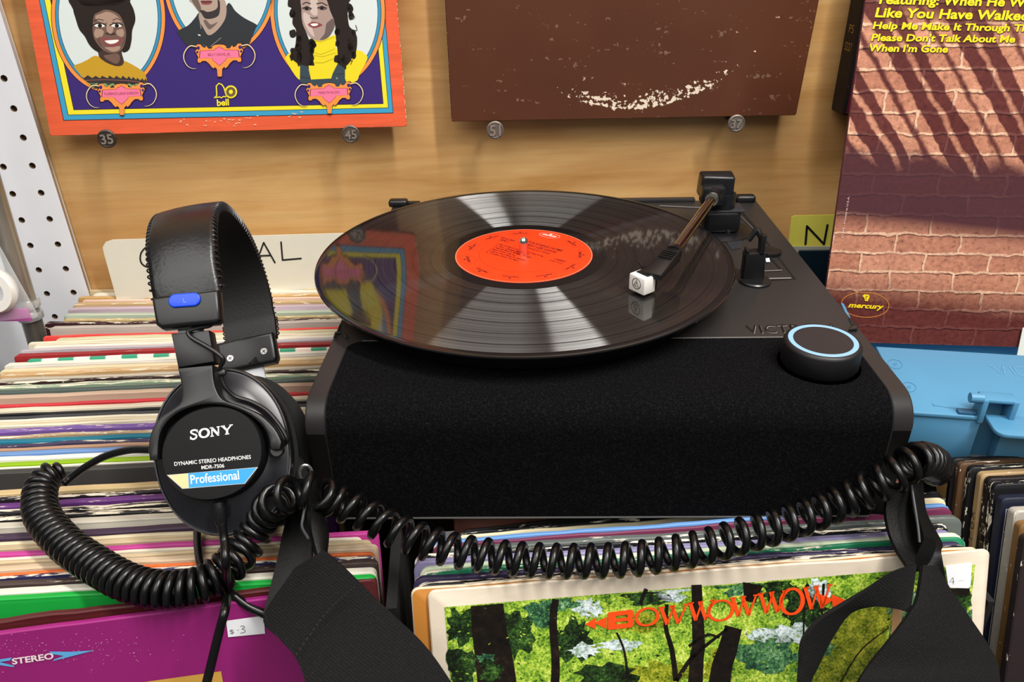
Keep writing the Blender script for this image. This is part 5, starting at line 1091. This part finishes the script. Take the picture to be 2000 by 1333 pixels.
# ornamental name plates: design drawn once about its centre, moved to three places
def plate(cx, cy, s, rot, name, nl):
    cr, sr = math.cos(rot), math.sin(rot)
    T = lambda P: [(cx+(x*cr-y*sr)*s, cy+(x*sr+y*cr)*s) for x, y in P]
    def sym(P): return P+[(-x, y) for x, y in reversed(P)]
    half = [(0, -23), (9, -22), (14, -19), (13, -16), (20, -15), (25, -21), (27, -17), (32, -19), (36, -24), (42, -24), (45, -20), (42, -16), (46, -11), (43, -5), (40, 1), (42, 6), (41, 11), (36, 11), (33, 8), (26, 8), (20, 13), (15, 20), (11, 23), (9, 20), (5, 24), (4, 38), (0, 38.5)]
    out = [(x, y) for x, y in half]+[(-x, y) for x, y in reversed(half[1:-1])]
    A_.poly(T([(x*1.035, y*1.05) for x, y in out]), Cm['ink'], L0+9); A_.poly(T(out), Cm['org'], L0+10)
    pk = [(0, -19), (3, -16), (7, -15), (9, -12), (36, -11), (37.5, 2), (13, 3), (12, 7), (8, 10), (5, 13), (0, 17)]
    po = pk+[(-x, y) for x, y in reversed(pk[1:-1])]
    A_.poly(T([(x*1.04, y*1.06) for x, y in po]), mat('#7d1f2c', .5), L0+11); A_.poly(T(po), Cm['pink'], L0+12)
    for sgn in (1, -1):
        A_.ell(T([(sgn*40, -17)])[0], 3.2, 3.6, Cm['pur'], L0+11, seg=16); A_.ell(T([(sgn*42, -9)])[0], 2.2, 2.6, Cm['pur'], L0+11, seg=16)
        hk = spline2([(sgn*44, -20), (sgn*56, -21), (sgn*66, -10), (sgn*68, 3), (sgn*62, 16), (sgn*52, 22), (sgn*44, 22)], 5)
        nn_ = len(hk); A_.stroke(T(hk), [max(.8, 3.4*(1-.8*(i/nn_)**3))*s for i in range(nn_)], Cm['ink'], L0+9); A_.stroke(T(hk), [max(.3, 2.0*(1-.9*(i/nn_)**2.5))*s for i in range(nn_)], Cm['bone'], L0+10)
    a, b_ = T([(-nl, -1.4)])[0], T([(nl, -1.4)])[0]; A_.text(name, a, b_, 5.2*s, mat('#8a2f4a', .5), L0+14)
plate(238, 186, 1.0, -.03, 'FLORENCE LaRUE GORDON', 33); plate(429, 110, 1.02, -.02, 'BILLY DAVIS, JR.', 21.5); plate(643, 184, .97, -.03, 'MARILYN McCOO', 21)
# bell mark
yk_ = Cm['yel']
A_.stroke([(420, 190.5), (424, 186), (423, 168), (428, 162.5), (434, 165), (438, 171), (443, 188), (440, 189.5)], 2.4, yk_, L0+9); A_.stroke([(418.5, 190.5), (430, 189), (433, 191), (436, 188.5), (443, 188)], 2.2, yk_, L0+9)
A_.ell((451.5, 179), 12.2, 12.6, yk_, L0+9, seg=32); A_.ell((451.5, 179), 9.2, 9.6, mat('#6e5a3c', .5), L0+10, seg=32); A_.ell((451.5, 179), 4, 4.2, yk_, L0+11, seg=20)
A_.text('bell', (424.5, 206.5), (448, 205), 12.5, yk_, L0+9, bold=.03)
for k in range(26):   # rubbed flecks along the bottom border
    R = random.Random(k+40); x = R.uniform(340, 590); y = 246-(x-340)*.028+R.uniform(-14, 6)-8*abs((x-465)/120); A_.poly([(x, y), (x+R.uniform(3, 9), y-R.uniform(0, 2)), (x+R.uniform(2, 7), y+R.uniform(.6, 2.2))], mat('#f3c6ac', .6), 6)
adopt(A_.build('cover_print', None), s5)
# date nails
nail = mat('#4b413a', .45, .35, bump=.25, bscale=900, name='iron')
for (x, y, num, yaw, sd, c) in ((209, 271, '35', .25, 'left pin under the orange sleeve, numbered 35', '#3d332d'), (685, 262, '45', .1, 'right pin under the orange sleeve, numbered 45', '#5a4f47'), (967, 254, '51', 0, 'left pin under the brown sleeve, numbered 51', '#6b625a'), (1438, 241, '37', -.1, 'right pin under the brown sleeve, numbered 37', '#6b625a')):
    iron = mat(c, .42, .4, bump=.3, bscale=900)
    Pn = SLP+WALLN*.012; c_ = WP(x, y, Pn, WALLN); ax_ = (WALLN+WX*yaw*.6+UZ*.06).normalized(); X = UZ.cross(ax_).normalized(); Y = ax_.cross(X); Mn = Matrix((X, Y, ax_)).transposed().to_4x4(); Mn.translation = c_
    t = thing('date_nail', c_-ax_*.03, 'iron '+sd, 'nail', 'numbered nails holding the sleeves on the wall')
    b = MB(); r = .0078
    b.lathe([(0, -.034), (.0022, -.034), (.0022, -.004), (r*.8, -.0025), (r, -.0008), (r, .0006), (r*.86, .0013), (r*.8, .0008), (0, .0008)], iron, Mn, 32); b.build('nail_body', t)
    v, f, wd = text2d(num, 0, .02); b = MB(); s = .0100/wd; q = [Mn @ Vector(((px-wd/2)*s, (py-.36)*s*1.05, z)) for z in (.0006, .0016) for px, py in v]; n = len(v)
    b.faces(q[n:], f, mat('#8d8379', .4, .4)); cnt = {}
    for fc in f:
        for i in range(len(fc)): e = (fc[i], fc[(i+1) % len(fc)]); k = tuple(sorted(e)); cnt.setdefault(k, []).append(e)
    for k, es in cnt.items():
        if len(es) == 1: a, d = es[0]; b.face([q[a], q[d], q[n+d], q[n+a]], iron)
    b.build('number', t, smooth=0)
# black and maroon box on the wall
BP = SLP+WALLN*.012
A = WP(1646, 227, BP, WALLN); tl = WP(1669, 0, BP, WALLN); zz0, zz1 = A.z, A.z+.318
b = MB(); wdt = .315; dep = .026
k = [A, A+WX*wdt, A+WX*wdt-WALLN*dep, A-WALLN*dep]; b.hexa(k+[v+UZ*.318 for v in k], wearmat('#141012', .1, '#8a8078'), .002, seg=3)
bxo = b.build('album_box', loc=A); ROT[bxo.name] = Matrix.Translation(A); tag(bxo, 'black album box with gilt spine lettering on the wall behind the brick sleeve', 'album box')
ar = Art(lambda x, y: A+WX*x+UZ*y, WALLN, .0003); ar.poly([(.0025, .002), (.312, .002), (.312, .316), (.0025, .316)], mat('#4d0f23', .4)); adopt(ar.build('cover_print', None), bxo)
gd = mat('#9c7a3a', .4, .4)
ar = Art(lambda x, y: A-WALLN*x+UZ*y, -WX, .0003)
ar.text('Columbia Musical Treasury', (.0105, .230), (.0105, .108), .0058, mat('#77706a', .5), up=(-1, 0)); ar.text('P5', (.0175, .070), (.0085, .070), .007, gd, up=(0, 1)); ar.text('5227', (.0195, .055), (.0065, .055), .007, gd, up=(0, 1)); adopt(ar.build('spine_title', None), bxo)
# ------------------------------------------------------------------ brick sleeve at right
hd = Vector((math.cos(math.radians(-5)), math.sin(math.radians(-5)), 0)); ud = (UZ*math.cos(math.radians(9))+UZ.cross(hd)*math.sin(math.radians(9))).normalized(); MN = hd.cross(ud)
MP = W(1615, 545, 'y', .08)
if MN.y > 0: MN = -MN
def brick_mat():
    m, t = newmat('brick_print'); b = t.b; b.inputs['Roughness'].default_value = .36; b.inputs['Specular IOR Level'].default_value = .4
    v = t.obj(); nz = t.n('ShaderNodeTexNoise'); nz.inputs['Scale'].default_value = 90; nz.inputs['Detail'].default_value = 3; t.l(v, nz.inputs['Vector'])
    sub = t.n('ShaderNodeVectorMath', operation='SUBTRACT'); t.l(nz.outputs[1], sub.inputs[0]); sub.inputs[1].default_value = (.5, .5, .5)
    sc = t.n('ShaderNodeVectorMath', operation='SCALE'); t.l(sub.outputs[0], sc.inputs[0]); sc.inputs['Scale'].default_value = .006
    ad = t.n('ShaderNodeVectorMath', operation='ADD'); t.l(v, ad.inputs[0]); t.l(sc.outputs[0], ad.inputs[1])
    br = t.n('ShaderNodeTexBrick'); t.l(ad.outputs[0], br.inputs['Vector']); br.inputs['Scale'].default_value = 1; br.inputs['Brick Width'].default_value = .0515; br.inputs['Row Height'].default_value = .0162; br.inputs['Mortar Size'].default_value = .0011; br.inputs['Mortar Smooth'].default_value = .3
    br.inputs['Color1'].default_value = col('#cf967c'); br.inputs['Color2'].default_value = col('#ba8068'); br.inputs['Mortar'].default_value = col('#e9c3a6')
    n1 = t.noise(v, 260, 5, .7); n2 = t.noise(v, 45, 4, .6)
    c = t.mix(.8, br.outputs[0], t.ramp(n1, [(.30, (.22, .16, .15)), (.45, (.85, .8, .76)), (.58, (1.05, 1.0, .96)), (.72, (1.5, 1.45, 1.4))]), 'MULTIPLY')
    c = t.mix(.4, c, t.ramp(n2, [(.3, (.55, .42, .42)), (.7, (1.15, 1.1, 1.05))]), 'MULTIPLY')
    # joints catch light above and shade below
    br2 = t.n('ShaderNodeTexBrick'); of = t.n('ShaderNodeVectorMath', operation='ADD'); t.l(ad.outputs[0], of.inputs[0]); of.inputs[1].default_value = (.0004, .0011, 0); t.l(of.outputs[0], br2.inputs['Vector'])
    for k in ('Scale', 'Brick Width', 'Row Height', 'Mortar Size', 'Mortar Smooth'): br2.inputs[k].default_value = br.inputs[k].default_value
    c = t.mix(t.math('MULTIPLY', t.math('MULTIPLY', br2.outputs[1], t.math('SUBTRACT', 1.0, br.outputs[1])), t.ramp(n2, [(.35, (.2,)*3), (.65, (1,)*3)])), c, '#40211f')
    # printed slatted shade: dark plum where the picture is in shade
    sp = t.n('ShaderNodeSeparateXYZ'); t.l(v, sp.inputs[0]); X, Z = sp.outputs[0], sp.outputs[1]
    q = t.math('ADD', X, t.math('MULTIPLY', Z, .72)); qn = t.math('ADD', q, t.math('MULTIPLY', t.math('SUBTRACT', n2, .5), .012))
    w1 = t.math('SINE', t.math('MULTIPLY', qn, 2*math.pi/.0185)); w2 = t.math('SINE', t.math('ADD', t.math('MULTIPLY', qn, 2*math.pi/.0575), 1.2))
    sl = t.ramp(t.math('ADD', t.math('MULTIPLY', t.math('ADD', w1, t.math('MULTIPLY', w2, .8)), .32), .5), [(.42, (0,)*3), (.60, (1,)*3)])
    zl = t.math('ADD', Z, t.math('MULTIPLY', t.math('SUBTRACT', n1, .5), .004)); ze = t.math('ADD', zl, t.math('MULTIPLY', X, .10))
    up = t.ramp(t.math('SUBTRACT', ze, t.math('MULTIPLY', w2, .006)), [(.158, (0,)*3), (.170, (1,)*3), (.262, (1,)*3), (.272, (.15,)*3)])
    lo = t.ramp(ze, [(.040, (0,)*3), (.060, (.75,)*3), (.075, (1,)*3), (.101, (.9,)*3), (.117, (0,)*3)])
    lit = t.math('MAXIMUM', t.math('MULTIPLY', sl, up), lo)
    dk = t.mix(1.0, c, '#846069', 'MULTIPLY'); dk = t.mix(t.ramp(ze, [(.105, (0,)*3), (.118, (.72,)*3), (.160, (.62,)*3), (.18, (0,)*3)]), dk, '#432a31')
    dk = t.mix(.2, dk, '#4f2b33')
    t.l(t.mix(lit, dk, c), b.inputs['Base Color']); return m
brk, Mq = quad_sleeve('record_sleeve', (1598, 668), None, (1690, 0), hd, MP, MN, .0035, .318, brick_mat(), wearmat('#5b3036', .25, '#d9b9a0', 45), 'record sleeve printed with a slat-shaded brick wall, standing in the blue case', rc=.0012)
ar = Art(lambda x, y: WP(x, y, MP, MN), MN, .0003, .00008); yw = mat('#f2d21c', .4, name='title_yellow')
for s, a, b_, h in (("Featuring: When He Walks On You", (1716, 7), (2152, 16), 17), ("Like You Have Walked On Me", (1708, 33), (2110, 42), 18), ("Help Me Make It Through The Night", (1703.5, 56), (2086, 63), 13.5), ("Please Don't Talk About Me", (1700.5, 79.5), (1982, 83), 13.5), ("When I'm Gone", (1698, 100), (1851, 102.5), 13.5)):
    ar.text(s, (a[0]+1.2, a[1]+1.2), (b_[0]+1.2, b_[1]+1.2), h, mat('#241018', .5), 0, shear=.18, bold=.035); ar.text(s, a, b_, h, yw, 2, shear=.18, bold=.03)
oc = mat('#d98a3a', .4); ar.ring((1689.5, 595.5), 46.5, 24.5, 1.1, oc, 0, 3); ar.text('mercury', (1656, 600), (1726, 604), 9.5, yw, 2, shear=.35, bold=.03)
ar.poly([(1684, 578), (1688, 575), (1697, 576), (1698, 580), (1694.5, 588), (1689, 588), (1688, 582)], yw, 2); ar.stroke([(1690.5, 579), (1695, 579)], 1.1, mat('#40211f', .5), 3); ar.stroke([(1691, 579), (1691, 586)], 1.1, mat('#40211f', .5), 3); ar.ring((1701.5, 586.5), 2.6, 2.4, .5, oc, 1, seg=16)
ar.text('61343 - Printed in U.S.A.', (1646, 465), (1659, 384), 3.4, mat('#e8c9bc', .5), 1); adopt(ar.build('cover_print', None), brk)
b = MB(); f = [WP(x, y, MP+MN*.0018, MN) for x, y in ((1984, 702), (2016, 704), (2022, 632), (1997, 641))]; g = [v+MN*.0006 for v in f]
b.hexa([f[0], f[1], g[1], g[0], f[3], f[2], g[2], g[3]], mat('#dfe1d6', .6)); tag(b.build('paper_slip', loc=f[0]), 'white paper slip against the lower right of the brick wall sleeve', 'paper slip')
# ------------------------------------------------------------------ forest picture
FN = Vector(ROT[BW.name].col[1][:3])*-1; FP = Vector(ROT[BW.name].col[3][:3])
if FN.y > 0: FN = -FN
def leaf(name, stops, sc=260, sc2=40):
    m, t = newmat(name); b = t.b; b.inputs['Roughness'].default_value = .3; b.inputs['Specular IOR Level'].default_value = .45
    v = t.obj(); n1 = t.noise(v, sc, 5, .75); n2 = t.noise(v, sc2, 4, .6); n = t.math('ADD', t.math('MULTIPLY', n1, .6), t.math('MULTIPLY', n2, .4)); t.l(t.ramp(n, stops), b.inputs['Base Color']); return m
F1 = leaf('foliage_bright', [(.34, '#16240c'), (.42, '#3f6420'), (.49, '#7aa42c'), (.55, '#b2cc44'), (.61, '#dbe07a'), (.67, '#e6efee')], 720, 110)
F2 = leaf('foliage_dark', [(.38, '#070b06'), (.48, '#15240f'), (.56, '#2f5220'), (.64, '#62893a'), (.72, '#93b04e')], 640, 110)
F3 = leaf('foliage_blue', [(.40, '#12271d'), (.49, '#31613f'), (.56, '#5f9157'), (.62, '#9dbd9a'), (.67, '#dbe9ee')], 640, 100)
F4 = leaf('foliage_yellow', [(.38, '#2f3a08'), (.47, '#6a7a14'), (.55, '#a0a52a'), (.64, '#d2cc4c'), (.72, '#e9e6a0')], 700, 120)
TK = leaf('bark_print', [(.38, '#080604'), (.55, '#1a120c'), (.66, '#33261a'), (.74, '#5a4630')], 200, 40); SK = leaf('sky_print', [(.38, '#3d5a34'), (.46, '#8fa890'), (.52, '#c9d8de'), (.62, '#eef3f6')], 700, 160)
ar = Art(lambda x, y: WP(x, y, FP, FN), FN, .0003, .00007)
# picture panel: corner rows follow the sleeve
pan = [(868, 1186), (1400, 1143), (1904, 1103), (1882, 1395), (1400, 1430), (888, 1470)]
BM = ROT[BW.name]; bw2 = (LB_-LA).length/2
ar.b.face([ar.P(v, 0) for v in pan[:3]]+[BM @ Vector((bw2-.018, -.0003, .018)), BM @ Vector((-bw2+.016, -.0003, .018))], F1)
# thin card fold beside the panel at left
def blobF(c, rx, ry, m, L, seed, n=26, j=.35):
    R = random.Random(seed); q = []
    for i in range(n):
        a = 2*math.pi*i/n; k = 1+R.uniform(-j, j*.6); q.append((c[0]+rx*k*math.cos(a), c[1]+ry*k*math.sin(a)))
    lim = lambda x: 1187-(x-868)*.0802
    ar.poly([(min(max(x, 871), 1898), max(y, lim(min(max(x, 871), 1898))+1)) for x, y in q], m, L)
for c, rx, ry, m, L, sd in (((900, 1225), 30, 38, F2, 1, 1), ((905, 1300), 34, 40, F2, 1, 2), ((1010, 1240), 40, 45, F2, 1, 3), ((1060, 1200), 40, 24, F3, 1, 4), ((1120, 1250), 38, 42, F2, 1, 5), ((1090, 1180), 40, 14, F3, 2, 6), ((1150, 1190), 34, 20, SK, 1, 7), ((1140, 1270), 30, 16, SK, 2, 8), ((1250, 1280), 80, 60, F1, 2, 9), ((1210, 1260), 40, 12, SK, 3, 10), ((1265, 1165), 50, 20, F2, 1, 11), ((1330, 1160), 60, 16, SK, 1, 12), ((1440, 1150), 50, 18, F3, 1, 13), ((1520, 1150), 34, 30, F2, 2, 14), ((1570, 1190), 44, 46, F2, 1, 15), ((1600, 1155), 26, 26, SK, 1, 16), ((1560, 1240), 60, 22, SK, 2, 17), ((1500, 1280), 60, 40, F3, 2, 18), ((1480, 1240), 30, 14, SK, 3, 19), ((1600, 1290), 50, 40, F3, 1, 20), ((1400, 1310), 30, 40, F4, 2, 21), ((1290, 1320), 60, 30, F4, 3, 22), ((1180, 1320), 60, 26, F2, 3, 23), ((1640, 1320), 60, 40, F4, 3, 24), ((1680, 1250), 70, 60, F4, 2, 25), ((1700, 1210), 40, 30, F4, 3, 26), ((1770, 1200), 40, 60, F3, 2, 27), ((1880, 1170), 22, 30, F2, 1, 28), ((1890, 1230), 24, 40, F3, 1, 29), ((960, 1310), 24, 22, F2, 6, 30), ((950, 1285), 20, 10, F3, 6, 31), ((1375, 1165), 50, 30, F1, 2, 32), ((1240, 1215), 60, 20, F4, 2, 33), ((1430, 1215), 40, 30, F1, 3, 34)): blobF(c, rx, ry, m, L, sd)
def trunk(p, w_, L=4, m=TK): ar.stroke(spline2(p, 5) if len(p) > 2 else p, ([w_[0]+(w_[1]-w_[0])*i/((len(p)-1)*5 if len(p) > 2 else 1) for i in range((len(p)-1)*5+1)] if len(p) > 2 else list(w_)), m, L)
trunk([(951, 1181), (955, 1225), (962, 1270), (968, 1310), (978, 1400)], (64, 78)); trunk([(1085, 1170), (1080, 1215), (1085, 1300), (1080, 1380)], (13, 18)); trunk([(1204, 1235), (1216, 1262), (1222, 1290), (1226, 1330)], (4, 5))
trunk([(1360, 1142), (1362, 1200), (1364, 1260), (1360, 1290), (1355, 1400)], (20, 30)); trunk([(1432, 1225), (1420, 1270), (1408, 1310), (1398, 1400)], (34, 44)); trunk([(1470, 1140), (1464, 1175)], (40, 22)); trunk([(1302, 1180), (1300, 1225), (1312, 1270), (1320, 1330)], (7, 11)); trunk([(1320, 1330), (1350, 1285), (1385, 1255), (1420, 1228)], (9, 5)); trunk([(1345, 1262), (1380, 1240), (1405, 1245)], (6, 4))
trunk([(1250, 1180), (1262, 1150)], (6, 8)); trunk([(1608, 1140), (1604, 1200)], (5, 4)); trunk([(1570, 1150), (1568, 1290)], (4, 3)); trunk([(1755, 1170), (1748, 1230), (1740, 1290)], (22, 12), 4, mat('#a8825a', .4)); trunk([(1640, 1333), (1680, 1270), (1735, 1225)], (3, 2), 5)
R = random.Random(77)
for k in range(520):   # single leaves and twigs
    x = R.uniform(876, 1890); y = R.uniform(1187-(x-868)*.0802+4, 1345); s = R.uniform(2, 6); a = R.uniform(0, 6.28); q = [(x+s*math.cos(a), y+s*.6*math.sin(a)), (x-s*.35*math.sin(a), y+s*.35*math.cos(a)), (x-s*math.cos(a), y-s*.6*math.sin(a)), (x+s*.35*math.sin(a), y-s*.35*math.cos(a))]
    ar.poly(q, R.choice((F1, F1, F2, F3, F4, F2, F1)), 3 if k > 40 else 5)
rd = mat('#f04a14', .35, name='title_orange')
# hand-lettered title, letter by letter along a rising line
def TL(u, v): return (1187+u*448, 1229-u*47+u*u*2-v*(33+u*9)) 
def ts(P, wd, L=9): ar.stroke([TL(*p) for p in P], wd, rd, L)
ar.poly([(1142, 1218.5), (1163, 1205.5), (1163, 1214), (1184, 1204), (1184, 1227.5), (1163, 1217), (1163, 1228)], rd, 9)
def rr(u0, u1, v0, v1, L): ar.poly([TL(u0, v0), TL(u1, v0), TL(u1+.006, v0+.15), TL(u1, v1*.5+v0*.5), TL(u1+.006, v1-.15), TL(u1, v1), TL(u0, v1)], rd, L)
for v0, v1 in ((0, .26), (.40, .60), (.76, 1.02)): ar.poly([TL(0, v0), TL(.105, v0), TL(.105, v1), TL(0, v1)], rd, 9)
ar.poly([TL(0, 0), TL(.032, 0), TL(.032, 1.02), TL(0, 1.02)], rd, 10); ar.poly([TL(.085, .02), TL(.112, .10), TL(.112, .44), TL(.096, .5), TL(.112, .58), TL(.112, .92), TL(.085, 1.0)], rd, 10)
def O_(u, w_, h0, h1, t0=6.6, t1=3.2):
    q = [(u+w_*math.cos(2*math.pi*i/30), (h0+h1)/2+(h1-h0)/2*math.sin(2*math.pi*i/30)) for i in range(30)]
    ar.stroke([TL(*p) for p in q], [t1+(t0-t1)*abs(math.cos(2*math.pi*i/30)) for i in range(30)], rd, 9, closed=True)
def W_(u, w_, h0, h1):
    a, c = 7.4, 3.6; f = lambda x, y: (u+w_*x, h0+(h1-h0)*y)
    for P, wd in (([f(.06, 1), f(.28, 0)], a), ([f(.28, 0), f(.50, .95)], c), ([f(.42, 1), f(.66, 0)], a), ([f(.66, 0), f(.93, 1)], c), ([f(-.03, .98), f(.20, .98)], 2.6), ([f(.36, .98), f(.56, .98)], 2.4), ([f(.82, .98), f(1.02, .98)], 2.6)): ar.stroke([TL(*p) for p in P], wd, rd, 9)
O_(.170, .047, .02, .98); W_(.222, .128, -.05, .95); W_(.350, .115, .02, 1.0); O_(.490, .052, -.12, .92); W_(.535, .118, .0, 1.0); W_(.655, .125, .02, 1.05); O_(.800, .047, -.14, 1.08, 8.6, 4.2); W_(.850, .125, .0, 1.08)
ar.poly([(1599, 1159), (1627, 1170), (1601, 1187)], rd, 9); ar.poly([(1622, 1160), (1652, 1172), (1625, 1185)], rd, 9)
adopt(ar.build('cover_print', None), BW)
ar = Art(lambda x, y: WP(x, y, FP, FN), FN, .0016, .0001); ws = mat('#e9ebef', .4)
ar.poly([(1843, 1102), (1892, 1096), (1895, 1099), (1892, 1143), (1888, 1147), (1849, 1146)], ws, 0); k = mat('#2b2c33', .6); ar.stroke([(1857, 1126), (1851, 1135), (1861, 1134)], .9, k, 1); ar.stroke([(1858, 1126), (1858, 1139)], .9, k, 1); ar.stroke([(1868, 1132), (1880, 1131)], .6, mat('#b9bac2', .6), 1); ar.poly([(1849, 1148), (1890, 1147), (1890, 1162), (1856, 1160)], TK, 0)
o = adopt(ar.build('price_sticker', None), BW); o['label'] = 'white sticker marked 4'
# purple sleeve print
PN = Vector(ROT[PURP.name].col[1][:3])*-1; PP = Vector(ROT[PURP.name].col[3][:3])
if PN.y > 0: PN = -PN
ar = Art(lambda x, y: WP(x, y, PP, PN), PN, .0003, .00008); stl = mat('#5aa5d8', .4); sw = mat('#e8d6dc', .4)
ar.text('STEREO', (25, 1297.5), (106, 1286), 11.5, sw, 2, bold=.03)
ar.poly([(-40, 1308), (-20, 1291), (24, 1284), (20, 1290), (0, 1293), (28, 1300), (28, 1303), (0, 1299)], stl, 1); ar.poly([(97, 1272.5), (140, 1273), (186, 1270), (104, 1291), (106, 1288), (125, 1281), (100, 1277)], stl, 1)
ar.poly([(275, 1333), (432, 1311), (436, 1333), (445, 1400), (275, 1400)], mat('#c99a45', .5), 1)
fl = mat('#d99ab8', .6)
for k in range(130):
    R = random.Random(k); x = R.gauss(140, 100); y = R.gauss(1262, 20); s = R.uniform(.8, 4)
    if y > 1238-x*.1: ar.poly([(x, y), (x+s, y-R.uniform(.3, 1.3)), (x+s*.7, y+R.uniform(.2, 1.1))], fl, 3)
adopt(ar.build('cover_print', None), PURP)
ar = Art(lambda x, y: WP(x, y, PP, PN), PN, .0006, .0001); ar.poly([(442, 1212), (515, 1202), (518, 1237), (446, 1244)], ws, 0)
ar.text('$', (449.5, 1237.5), (458, 1236.5), 8.5, mat('#6e7078', .6), 1); ar.stroke(spline2([(470, 1222.5), (476, 1222), (478, 1225), (473, 1227.5), (479, 1230), (478, 1234), (470, 1236)], 4), 1.1, mat('#33343c', .6), 1); ar.stroke([(463, 1230), (467, 1229.5)], .8, mat('#6e7078', .6), 1)
o = adopt(ar.build('price_sticker', None), PURP); o['label'] = 'white price sticker marked $3'
